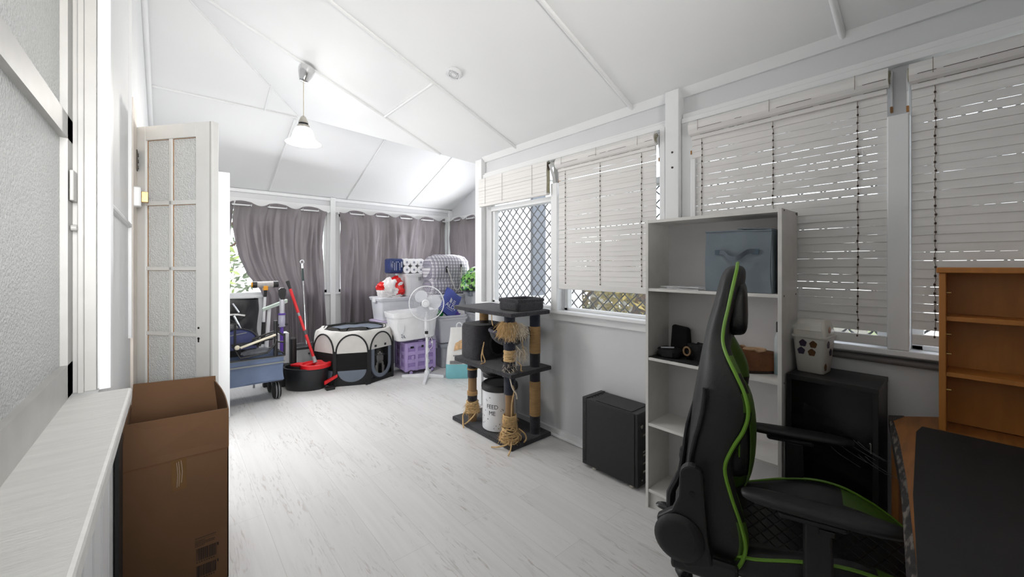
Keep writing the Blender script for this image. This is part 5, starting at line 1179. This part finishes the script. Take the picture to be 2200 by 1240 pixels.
# black things on the second shelf
BC = mat('black_cloth', (20, 20, 20), .95, var=.3, bump=.3)
g = G(); g.grid(lambda u, v: (2.018+.19*v, .90+.272*u, .8395+.006*abs(noise.noise(Vector((u*6, v*5, 2))))), 16, 10)
top('black_cloth', 'flat black cloth spread on the second shelf', 'cloth', g, BC, smooth=True, solid=.002)
t = thing('black_pouch', 'upright black pouch at the back of the second shelf', 'pouch', (2.2, 1.08, .846))
obj('pouch_body', G().loft([[(2.165, 1.02, .847), (2.235, 1.02, .847), (2.235, 1.12, .847), (2.165, 1.12, .847)], [(2.18, 1.025, .99), (2.225, 1.025, .985), (2.225, 1.115, 1.0), (2.18, 1.115, 1.003)], [(2.19, 1.03, 1.0), (2.21, 1.03, 1.0), (2.21, 1.11, 1.01), (2.19, 1.11, 1.01)]]), BC, t, bevel=.005)
t = thing('black_camera_bag', 'low black camera bag lying on the black cloth', 'bag', (2.09, 1.08, .846))
cloth_blob('bag_body', None, None, (2.095, 1.085, .868), (.045, .06, .026), BC, 4, parent=t, smooth=True); obj('buckle', G().cyl((2.05, 1.11, .897), (2.06, 1.04, .905), .0035), GPL, t)
t = thing('crumpled_hat', 'dark crumpled hat with a tan loop on the second shelf', 'hat', (2.14, .945, .846))
cloth_blob('hat_body', None, None, (2.15, .94, .878), (.05, .06, .05), BC, 14, parent=t, smooth=True, amp=.5)
obj('tan_loop', G().tube([(2.09, .985+.018*math.cos(a), .89+.022*math.sin(a)) for a in [2*PI*k/14 for k in range(14)]], .005, 6, closed=True), TUBEM, t, smooth=True)
# slipper
t = thing('slipper', 'brown suede slipper with cream lining on the second shelf behind the chair', 'slipper', (2.12, .66, .839))
SU = mat('brown_suede', (112, 70, 40), .85, var=.25, scale=14, bump=.3); CRM = mat('cream_lining', (200, 165, 130), .9, bump=.6, bscale=120)
AX = Matrix.Translation((2.13, .675, .839)) @ Matrix.Rotation(math.radians(-42), 4, 'Z')
def so(z, s, dx=0): return [AX @ Vector((dx+.135*s*math.cos(a), (.048+.009*math.cos(a))*s*math.sin(a), z)) for a in [2*PI*k/28 for k in range(28)]]
obj('sole', G().loft([so(0, 1), so(.014, 1.02)]), mat('dark_sole', (40, 28, 20), .8), t, smooth=True)
g = G(); rings = []
for z, s in ((.014, 1.0), (.04, 1.04), (.065, 1.0), (.085, .86), (.092, .78)): rings.append([p+Vector((0, 0, .05*max(0, -math.cos(2*PI*k/28))*(z-.014)/.08)) for k, p in enumerate(so(z, s))])
g.loft(rings, cap=False)
g.loft([rings[-1][:], [AX @ Vector((-.02+.06*math.cos(2*PI*k/28)*1.1, .03*math.sin(2*PI*k/28), .102 if math.cos(2*PI*k/28) > 0 else .112)) for k in range(28)]], cap=False)
obj('upper', g, SU, t, smooth=True, solid=.003)
obj('lining_collar', G().tube([AX @ Vector((-.02+.068*math.cos(a), .033*math.sin(a), .104 if math.cos(a) > 0 else .114)) for a in [2*PI*k/28 for k in range(28)]], .008, 6, closed=True), CRM, t, smooth=True)
obj('inner', G().loft([so(.035, .8), so(.04, .8)]), mat('dark_inner', (40, 26, 20), .9), t)
t = thing('plastic_bottle', 'clear bottle of teal liquid with a black cap beside the slipper', 'bottle', (2.16, .575, .839))
obj('bottle_body', G().lathe([(.018, 0), (.02, .005), (.02, .15), (.016, .18), (.009, .20)], (2.15, .579, .839), 20), clear(mat('bottle_plastic', (220, 228, 232), .1), .6), t, smooth=True)
obj('teal_liquid', G().lathe([(.017, .002), (.0185, .006), (.0185, .09)], (2.15, .579, .84), 20), mat('teal_liquid', (20, 120, 124), .1), t, smooth=True)
obj('cap', G().lathe([(.010, 0), (.011, .0), (.011, .045), (.008, .048)], (2.15, .579, 1.038), 16), BLK, t, smooth=True)
# fluffy grey thing on the bottom shelf
g = G(); R = random.Random(2); g.ball((2.10, .63, .155), (.05, .065, .045), 16)
for k in range(1500):
    d = Vector((R.gauss(0, 1), R.gauss(0, 1), abs(R.gauss(0, 1)))).normalized(); p = Vector((2.10+d.x*.05, .63+d.y*.065, .15+d.z*.05)); e = p+d*.016+Vector((R.uniform(-.01, .01), R.uniform(-.01, .01), -.008)); w = d.orthogonal()*.002
    g._f([g.b.verts.new(p-w), g.b.verts.new(p+w), g.b.verts.new(e)])
top('fluffy_slipper', 'fluffy grey furry bundle on the bottom shelf behind the chair', 'fur item', g, mat('grey_fur', (150, 140, 136), .95, var=.5, scale=30))

# ------------------------------------------------------------------ black cabinet, bin
BW = mat('black_wood', (27, 26, 26), .42, var=.25, scale=10, stretch=(1, 1, .2)); BX0, BX1, BY0, BY1, BZ = 2.05, 2.312, .225, .523, .875
t = thing('black_cabinet', 'black open-fronted cabinet between the white bookshelf and the desk', 'cabinet', ((BX0+BX1)/2, .37, 0))
obj('side_panel', G().box(BX0, BX1, BY0, BY0+.016, 0, BZ-.02), BW, t, bevel=.001); obj('side_panel', G().box(BX0, BX1, BY1-.016, BY1, 0, BZ-.02), BW, t, bevel=.001)
obj('top_board', G().box(BX0-.004, BX1, BY0-.002, BY1, BZ-.02, BZ), BW, t, bevel=.0015); obj('back_panel', G().box(BX1-.008, BX1, BY0, BY1, 0, BZ-.02), BW, t)
obj('front_panel', G().box(BX0+.006, BX0+.012, BY0+.016, BY1-.016, .0, BZ-.02), BLKG, t)
obj('handle', G().box(BX0-.004, BX0+.006, BY0+.02, BY0+.026, .62, .66), CHROME, t, bevel=.001)
WRAP = clear(mat('crinkled_film', (40, 40, 42), .12, bump=.8, bscale=40), .86); R = random.Random(31)
g = G(); g.grid(lambda u, v: (BX0-.006-.012*abs(noise.noise(Vector((u*4, v*5, 7)))), BY0+.02+.22*u, .55+.22*v*(.6+.4*u)), 20, 20); obj('plastic_wrap', g, WRAP, t, smooth=True)
g = G()
for k in range(7):
    y = R.uniform(.26, .42); z = R.uniform(.60, .68); g.tube(smoothpts([(BX0-.012, y, z), (BX0-.018, y-.03, z-.02), (BX0-.012, y-.09, z-.05)], 5), .0007, 4)
obj('film_glint', g, mat('film_highlight', (120, 120, 124), .3), t)  # pale threads paint highlights onto the plastic film
t = thing('swing_bin', 'small white swing-lid bin with paw stickers on the black cabinet', 'bin', (2.19, .455, .876), math.radians(-4)); t['base'] = 0
BNW = mat('bin_cream_white', (206, 203, 194), .4, var=.03)
def br_(z, a, b, c=.014):
    out = []
    for sx, sy, a0 in ((1, 1, 0), (-1, 1, PI/2), (-1, -1, PI), (1, -1, 1.5*PI)):
        for k in range(4): q = a0+PI/2*k/3; out.append((sx*(a-c)+c*math.cos(q), sy*(b-c)+c*math.sin(q), z))
    return out
obj('bin_body', G().loft([br_(0, .052, .048), br_(.004, .055, .050), br_(.155, .066, .062), br_(.155, .071, .067), br_(.163, .071, .067)]), BNW, t, smooth=True, world=False)
g = G(); g.loft([br_(.163, .066, .062), br_(.185, .066, .061), br_(.212, .056, .055), br_(.228, .042, .048), br_(.233, .03, .04)]); obj('swing_lid', g, BNW, t, smooth=True, world=False)
obj('lid_flap', G().loft([[(-.0665, -.046, .185), (-.0665, .046, .185), (-.046, .042, .224), (-.046, -.042, .224)], [(-.0685, -.046, .186), (-.0685, .046, .186), (-.048, .042, .226), (-.048, -.042, .226)]]), BNW, t, world=False, bevel=.001)
PUS = mat('dark_purple_sticker', (52, 40, 62), .5, var=.2, scale=40); BRS = mat('brown_sticker', (92, 60, 26), .5, var=.3, scale=40)
def paw(M, m_, s=.0135):
    g = G(); pts = []
    for k in range(30): a = 2*PI*k/30; r = s*(1+.10*math.sin(5*a)+(.12 if .6 < a < 2.5 else 0)); pts.append((r*math.cos(a), r*math.sin(a)*1.05))
    g.loft([[(x, y, 0) for x, y in pts], [(x, y, .002) for x, y in pts]], M=M); obj('paw_sticker', g, m_, t, world=False)
for y, z, m_ in ((.022, .128, PUS), (-.016, .126, BRS), (.029, .093, PUS), (-.010, .090, BRS)):
    paw(basis((-.0655 + (.155-z)*.07, y, z), (0, -1, 0), (0, 0, 1), (-1, 0, 0)), m_)
for x, z, m_ in ((-.03, .128, PUS), (.01, .09, PUS), (-.04, .03, BRS)): paw(basis((x, -.0625+(.155-z)*.08, z), (1, 0, 0), (0, 0, 1), (0, -1, 0)), m_)
paw(basis((-.02, -.0625, .19), (1, 0, 0), (0, 0, 1), (0, -1, 0)), mat('orange_sticker', (170, 100, 40), .5, var=.5, scale=60), .011)

# ------------------------------------------------------------------ desk and hutch
ORW = mat('worn_orange_timber', (150, 96, 44), .5, var=.22, scale=7, stretch=(1, 8, 1)); 
def worn():
    m = mat('worn_desk_edge', (40, 38, 38), .7, var=.5, scale=40); t_ = m.node_tree; n = t_.nodes; L = t_.links; p = n['Principled BSDF']
    nz = n.new('ShaderNodeTexNoise'); nz.inputs['Scale'].default_value = 18; nz.inputs['Detail'].default_value = 5; r = n.new('ShaderNodeMapRange'); L.new(nz.outputs[0], r.inputs[0]); r.inputs[1].default_value = .5; r.inputs[2].default_value = .62
    src = p.inputs['Base Color'].links[0].from_socket; mx = n.new('ShaderNodeMix'); mx.data_type = 'RGBA'; L.new(r.outputs[0], mx.inputs[0]); L.new(src, mx.inputs[6]); mx.inputs[7].default_value = (.17, .15, .13, 1); L.new(mx.outputs[2], p.inputs['Base Color']); return m
EDG = worn()
t = thing('desk', 'worn orange timber desk with peeling dark edges at the room corner', 'desk', (1.7, -.3, 0))
DP = [(2.315, .062), (2.165, .207), (1.46, .110), (1.05, .072), (.93, -.05), (.93, -.75), (2.315, -.75)]
obj('desk_top', G().prism(DP, .715, .75), ORW, t, bevel=.002)
obj('peeling_edge', G().loft([[(2.168, .2085, .712), (2.168, .2085, .7505), (2.155, .196, .7512), (2.155, .196, .712)], [(1.9, .1715, .70), (1.9, .1735, .7505), (1.9, .156, .7512), (1.9, .156, .70)], [(1.55, .122, .69), (1.55, .125, .7505), (1.55, .112, .7512), (1.55, .112, .70)], [(1.05, .074, .70), (1.05, .076, .7505), (1.05, .06, .7512), (1.05, .06, .70)]]), EDG, t)
obj('corner_patch', G().prism([(2.168, .2085), (2.10, .199), (2.12, .185), (2.20, .165), (2.205, .17)], .7505, .7515), EDG, t)
obj('desk_leg', G().box(2.06, 2.30, .17, .19, 0, .715), ORW, t, bevel=.002); obj('desk_leg', G().box(.98, 1.30, -.70, -.67, 0, .715), ORW, t, bevel=.002)
obj('modesty_panel', G().box(2.28, 2.30, -.7, .06, .2, .715), ORW, t)
g = G(); g.prism([(2.10, .112), (2.02, .122), (1.46, .094), (1.06, .062), (1.03, -.55), (2.10, -.55)], .7515, .755)
top('desk_mat', 'large black desk mat covering most of the orange desk', 'desk mat', g, mat('black_desk_mat', (26, 25, 25), .75, var=.15, scale=12), bevel=.001)
t = thing('desk_hutch', 'orange timber shelf hutch standing on the desk against the windows', 'hutch', (2.2, -.3, .7525))
HW = mat('orange_pine', (176, 112, 46), .45, var=.12, scale=5, stretch=(6, 6, 1))
obj('side_panel', G().box(2.11, 2.26, .052, .070, .753, 1.322), HW, t, bevel=.002); obj('side_panel', G().box(2.11, 2.26, -.70, -.68, .753, 1.335), HW, t, bevel=.002)
obj('top_board', G().box(2.10, 2.262, -.71, .076, 1.322, 1.342), HW, t, bevel=.003)
for z in (.95, 1.15): obj('shelf_board', G().box(2.115, 2.25, -.68, .052, z, z+.016), HW, t, bevel=.001)
obj('back_panel', G().box(2.25, 2.26, -.68, .052, .753, 1.322), HW, t)
for z in (.90, 1.03, 1.10, 1.25): obj('shelf_peg', G().cyl((2.125, .052, z), (2.125, .040, z), .004), BRASS, t)

# ------------------------------------------------------------------ gaming chair (local: +x forward, -y the side seen)
t = thing('gaming_chair', 'black gaming chair with green piping and green panels turned to the desk', 'chair', (1.69, .377, 0), math.atan2(-.941, .323)); t['base'] = 0
LE = mat('black_leatherette', (19, 19, 20), .48, var=.12, scale=12, bump=.12, bscale=200); LE2 = mat('black_side_leather', (25, 25, 26), .5, var=.08, bump=.12, bscale=220)
GR = mat('green_piping', (104, 150, 40), .4, var=.06); GP = mat('green_leatherette', (68, 98, 28), .45, var=.12, bump=.1, bscale=200); BP = mat('chair_plastic', (19, 19, 20), .5, var=.12, bump=.08, bscale=240)
# z, rear, piping, centre front, half width
BK = [(.335, -.30, -.26, -.27, .20), (.36, -.40, -.245, -.275, .24), (.39, -.418, -.20, -.275, .262), (.45, -.42, -.184, -.268, .265), (.52, -.405, -.197, -.262, .262), (.60, -.392, -.225, -.262, .252), (.68, -.38, -.243, -.262, .244), (.75, -.37, -.222, -.26, .246), (.82, -.358, -.190, -.255, .258), (.88, -.347, -.177, -.25, .268), (.94, -.337, -.186, -.244, .270), (1.0, -.327, -.212, -.236, .258), (1.05, -.32, -.238, -.228, .225), (1.09, -.312, -.251, -.222, .186), (1.14, -.303, -.248, -.212, .166), (1.20, -.285, -.236, -.198, .158), (1.26, -.272, -.225, -.186, .155), (1.31, -.260, -.215, -.178, .145), (1.335, -.248, -.210, -.180, .125), (1.35, -.225, -.205, -.192, .085)]
def ring(z, rs, ps, fs, hw):
    half = [(rs, 0), (rs, .45), (rs+.012, .80), (rs+(ps-rs)*.30, .96), (rs+(ps-rs)*.65, 1.0), (ps, 1.0), (ps+.022, .93), (ps+.016, .80), (fs*.5+ps*.5-.008, .66), (fs-.012, .52), (fs, .30), (fs+.002, 0)]
    pts = [(x, -y*hw, z) for x, y in half]; pts += [(x, y*hw, z) for x, y in half[-2:0:-1]]; return pts
g = G(); rings = [ring(*b) for b in BK]; g.loft(rings); g.b.faces.ensure_lookup_table(); n_ = len(rings[0])
for f in g.b.faces:
    c = f.calc_center_median(); u = abs(c.y)
    z, x = c.z, c.x
    pz = min(BK, key=lambda b: abs(b[0]-z)); ps = pz[2]; hw = pz[4]
    if x > ps-.03 and u > hw*.5 and u < hw*.97: f.material_index = 1 if (.86 < z < 1.06 or .38 < z < .60) else 0
    elif x < ps-.005: f.material_index = 2
obj('backrest', g, [LE, GP, LE2], t, smooth=True, world=False, sub=1)
for s_ in (-1, 1):
    pts = [(-.37, s_*.255, .385), (-.31, s_*.262, .368), (-.25, s_*.262, .366), (-.215, s_*.262, .376)]+[(b[2]+.003, s_*b[4]*1.005, b[0]) for b in BK[2:-1]]+[(-.205, s_*.07, 1.356), (-.204, 0, 1.358)]
    obj('green_piping', G().tube(smoothpts(pts, 4), .0058, 7), GR, t, smooth=True, world=False)
# side bolster seam and rear zip strip
g = G().tube(smoothpts([(b[1]+(b[2]-b[1])*.26, -b[4]*.955, b[0]) for b in BK[3:11]], 3), .007, 8); obj('side_seam', g, BN, t, smooth=True, world=False)
cloth_blob('lumbar_cushion', None, None, (-.218, .01, .735), (.066, .175, .15), LE, 3, amp=.08, flat=False, parent=t, smooth=True, world=False)
g = G().grid(lambda u, v: (-.218+.072*math.cos((u-.5)*1.5)*math.cos((v-.5)*1.7), .01+.178*math.sin((u-.5)*2.2), .735+.148*math.sin((v-.5)*2.6)), 12, 12)
o = obj('cushion_green_panel', g, GP, t, smooth=True, world=False, solid=.004)
g = G().tube([(-.20, .01+.178*math.cos(a), .735+.152*math.sin(a)) for a in [2*PI*k/40 for k in range(40)]], .004, 6, closed=True); obj('cushion_piping', g, GR, t, smooth=True, world=False)
cloth_blob('head_cushion', None, None, (-.205, 0, 1.19), (.034, .115, .10), LE, 6, amp=.06, flat=False, parent=t, smooth=True, world=False)
obj('rear_strap', G().tube(smoothpts([(-.34, -.16, .86), (-.36, -.18, .78), (-.372, -.19, .68), (-.385, -.20, .60), (-.412, -.20, .53), (-.41, -.20, .45)], 5), [.006]*5+[.007]*5+[.009]*5+[.013]*5+[.016]*5+[.01], 8), BN, t, smooth=True, world=False)
obj('recline_lever', G().ball((-.43, -.20, .475), (.035, .022, .010), 14), BLKG, t, smooth=True, world=False)
# hinge bracket with round cover
for s_ in (-1, 1):
    poly = []
    for k in range(11): a = PI*k/10; poly.append((-.335+.036*math.cos(a), .655+.036*math.sin(a)))
    poly += [(-.375, .58), (-.395, .53), (-.445, .49), (-.425, .40), (-.35, .35), (-.27, .38), (-.285, .46), (-.292, .55)]
    g = G().prism([(x, z) for x, z in poly], s_*.268, s_*.305, 'y'); hb = obj('hinge_bracket', g, BP, t, world=False, bevel=.008)
    g = G().lathe([(.062, 0), (.075, .006), (.078, .02), (.066, .034), (.05, .038), (.002, .04)], M=basis((-.372, s_*.29, .445), (1, 0, 0), (0, 0, -s_*-1), (0, s_, 0)), n=36); obj('round_cover', g, BP, hb, smooth=True, world=False)
    obj('bolt_hole', G().cyl((-.333, s_*.3075, .60), (-.333, s_*.30, .60), .0085), BLKG, hb, world=False)
# seat
def seatring(x, zb, zc, hw, h0=.33):
    return [(x, -hw, h0+.02), (x, -hw-.006, (h0+zb)/2), (x, -hw, zb-.02), (x, -hw*.93, zb), (x, -hw*.82, zb+.004), (x, -hw*.70, (zb+zc)/2), (x, -hw*.58, zc), (x, 0, zc+.006), (x, hw*.58, zc), (x, hw*.70, (zb+zc)/2), (x, hw*.82, zb+.004), (x, hw*.93, zb), (x, hw, zb-.02), (x, hw+.006, (h0+zb)/2), (x, hw, h0+.02), (x, hw*.8, h0), (x, 0, h0), (x, -hw*.8, h0)]
ST = [(-.27, .385, .375, .22, .34), (-.25, .41, .395, .245, .33), (-.16, .43, .40, .262, .33), (-.05, .468, .405, .268, .325), (.05, .492, .408, .27, .32), (.14, .49, .41, .268, .32), (.22, .462, .412, .262, .325), (.28, .43, .41, .25, .335), (.315, .405, .40, .235, .35), (.33, .385, .38, .22, .36)]
def quilt():
    m = mat('quilted_leatherette', (18, 18, 19), .42, var=.1, scale=12); t_ = m.node_tree; n = t_.nodes; L = t_.links; p = n['Principled BSDF']; tc = n.new('ShaderNodeTexCoord'); outs = []
    for sg in (1, -1):
        sx = n.new('ShaderNodeSeparateXYZ'); L.new(tc.outputs['Object'], sx.inputs[0]); a = n.new('ShaderNodeMath'); a.operation = 'MULTIPLY'; L.new(sx.outputs[1], a.inputs[0]); a.inputs[1].default_value = sg*.62
        b = n.new('ShaderNodeMath'); L.new(sx.outputs[0], b.inputs[0]); L.new(a.outputs[0], b.inputs[1]); c = n.new('ShaderNodeMath'); c.operation = 'PINGPONG'; L.new(b.outputs[0], c.inputs[0]); c.inputs[1].default_value = .0225
        d = n.new('ShaderNodeMapRange'); L.new(c.outputs[0], d.inputs[0]); d.inputs[1].default_value = 0; d.inputs[2].default_value = .004; outs.append(d)
    mi = n.new('ShaderNodeMath'); mi.operation = 'MULTIPLY'; L.new(outs[0].outputs[0], mi.inputs[0]); L.new(outs[1].outputs[0], mi.inputs[1])
    bu = n.new('ShaderNodeBump'); bu.inputs['Strength'].default_value = .8; bu.inputs['Distance'].default_value = .004; L.new(mi.outputs[0], bu.inputs['Height']); L.new(bu.outputs[0], p.inputs['Normal']); return m
g = G(); g.loft([seatring(*q) for q in ST])
for f in g.b.faces:
    c = f.calc_center_median(); u = abs(c.y)
    if u < .16 and c.z > .39: f.material_index = 2
    elif c.x > .14 and .17 < u and c.z > .40: f.material_index = 1
obj('seat', g, [LE, GP, quilt()], t, smooth=True, world=False, sub=1)
for s_ in (-1, 1):
    obj('green_piping', G().tube(smoothpts([(q[0], s_*(q[3]-.002), q[1]-.012+.004) for q in ST[:-1]], 4), .0052, 7), GR, t, smooth=True, world=False)
# arms
for s_ in (-1, 1):
    yc = -.315 if s_ < 0 else .285
    def pad(x, hw, z0, z1): return [(x, yc-hw, z0+.008), (x, yc-hw, z1-.010), (x, yc-hw*.7, z1), (x, yc+hw*.7, z1), (x, yc+hw, z1-.010), (x, yc+hw, z0+.008), (x, yc+hw*.7, z0), (x, yc-hw*.7, z0)]
    PM_ = (Matrix.Translation((-.08, yc, 0)) @ Matrix.Rotation(.08, 4, 'Z') @ Matrix.Translation((.08, -yc, 0))) if s_ > 0 else Matrix()
    g = G().loft(M=PM_, rings=[pad(-.195, .012, .648, .662), pad(-.185, .026, .640, .668), (pad(-.14, .038, .636, .67)), pad(-.02, .044, .635, .668), pad(.08, .046, .634, .665), pad(.15, .04, .634, .662), pad(.185, .026, .638, .658), pad(.195, .012, .642, .654)]); ap = obj('arm_pad', g, BP, t, smooth=True, world=False, sub=1)
    obj('pad_base', G().rbox(-.10, .06, yc-.028, yc+.028, .618, .636, .012), BLK, ap, world=False)
    g = G().loft([[(-.038+dx, yc+dy, z) for dx, dy in ((0, -.02), (w, -.02), (w, .02), (0, .02))] for z, w in ((.26, .075), (.46, .078), (.47, .068), (.62, .062))]); obj('arm_post', g, BP, t, world=False, bevel=.006)
    obj('height_button', G().box(-.006, .03, yc+s_*.019, yc+s_*.026, .60, .615), BLKG, t, world=False, bevel=.002)
    obj('arm_bracket', G().box(-.03, .03, min(s_*.10, yc), max(s_*.10, yc), .26, .285), BLKM, t, world=False, bevel=.004)
obj('tilt_mechanism', G().box(-.16, .10, -.11, .11, .27, .325), BLKM, t, world=False, bevel=.006)
obj('seat_frame', G().box(-.26, .26, -.20, .20, .31, .335), BLKM, t, world=False, bevel=.004)
for s_ in (-.285, .285): obj('back_frame', G().box(-.40, -.20, s_-.015, s_+.015, .33, .40), BLKM, t, world=False, bevel=.01)
obj('gas_lift', G().cyl((-.09, 0, .10), (-.09, 0, .27), .026), BLKM, t, smooth=True, world=False)
ba = obj('star_base', G().lathe([(.045, .07), (.05, .08), (.05, .12), (.035, .135)], (-.09, 0, 0), 24), BP, t, smooth=True, world=False)
for k in range(5):
    a = PI-.366+2*PI*k/5; d = Vector((math.cos(a), math.sin(a), 0)); n2 = Vector((-d.y, d.x, 0)); c = Vector((-.09, 0, 0)); e = c+d*.335
    obj('base_leg', G().loft([[c+d*.03+n2*w+Vector((0, 0, z)) for w, z in ((-.03, .075), (.03, .075), (.022, .12), (-.022, .12))], [e+n2*w+Vector((0, 0, z)) for w, z in ((-.016, .068), (.016, .068), (.012, .088), (-.012, .088))]]), BP, ba, world=False, bevel=.004)
    cs = obj('caster', G().cyl(e+Vector((0, 0, .05)), e+Vector((0, 0, .075)), .012).box(-.02+e.x, .02+e.x, e.y-.012, e.y+.012, .045, .062), BLK, ba, world=False)
for k in range(5):
    a = PI-.366+2*PI*k/5; d = Vector((math.cos(a), math.sin(a), 0)); e = Vector((-.09, 0, 0))+d*.34
    g = G()
    M = Matrix.Translation(e+Vector((0, 0, .03))) @ Matrix.Rotation(.55, 4, 'Z') @ Matrix.Rotation(PI/2, 4, 'X')
    g.lathe([(.012, -.026), (.026, -.026), (.030, -.020), (.030, .020), (.026, .026), (.012, .026)], M=M, n=24)
    wo = obj('caster_wheel', g, BLK, t, smooth=True, world=False)
    g = G()
    for q in range(6): b = PI*q/6; g.tube([M @ Vector((.022*math.cos(b), .022*math.sin(b), .0275)), M @ Vector((-.022*math.cos(b), -.022*math.sin(b), .0275))], .0016, 5)
    obj('wheel_spokes', g, BLKM, wo, world=False);
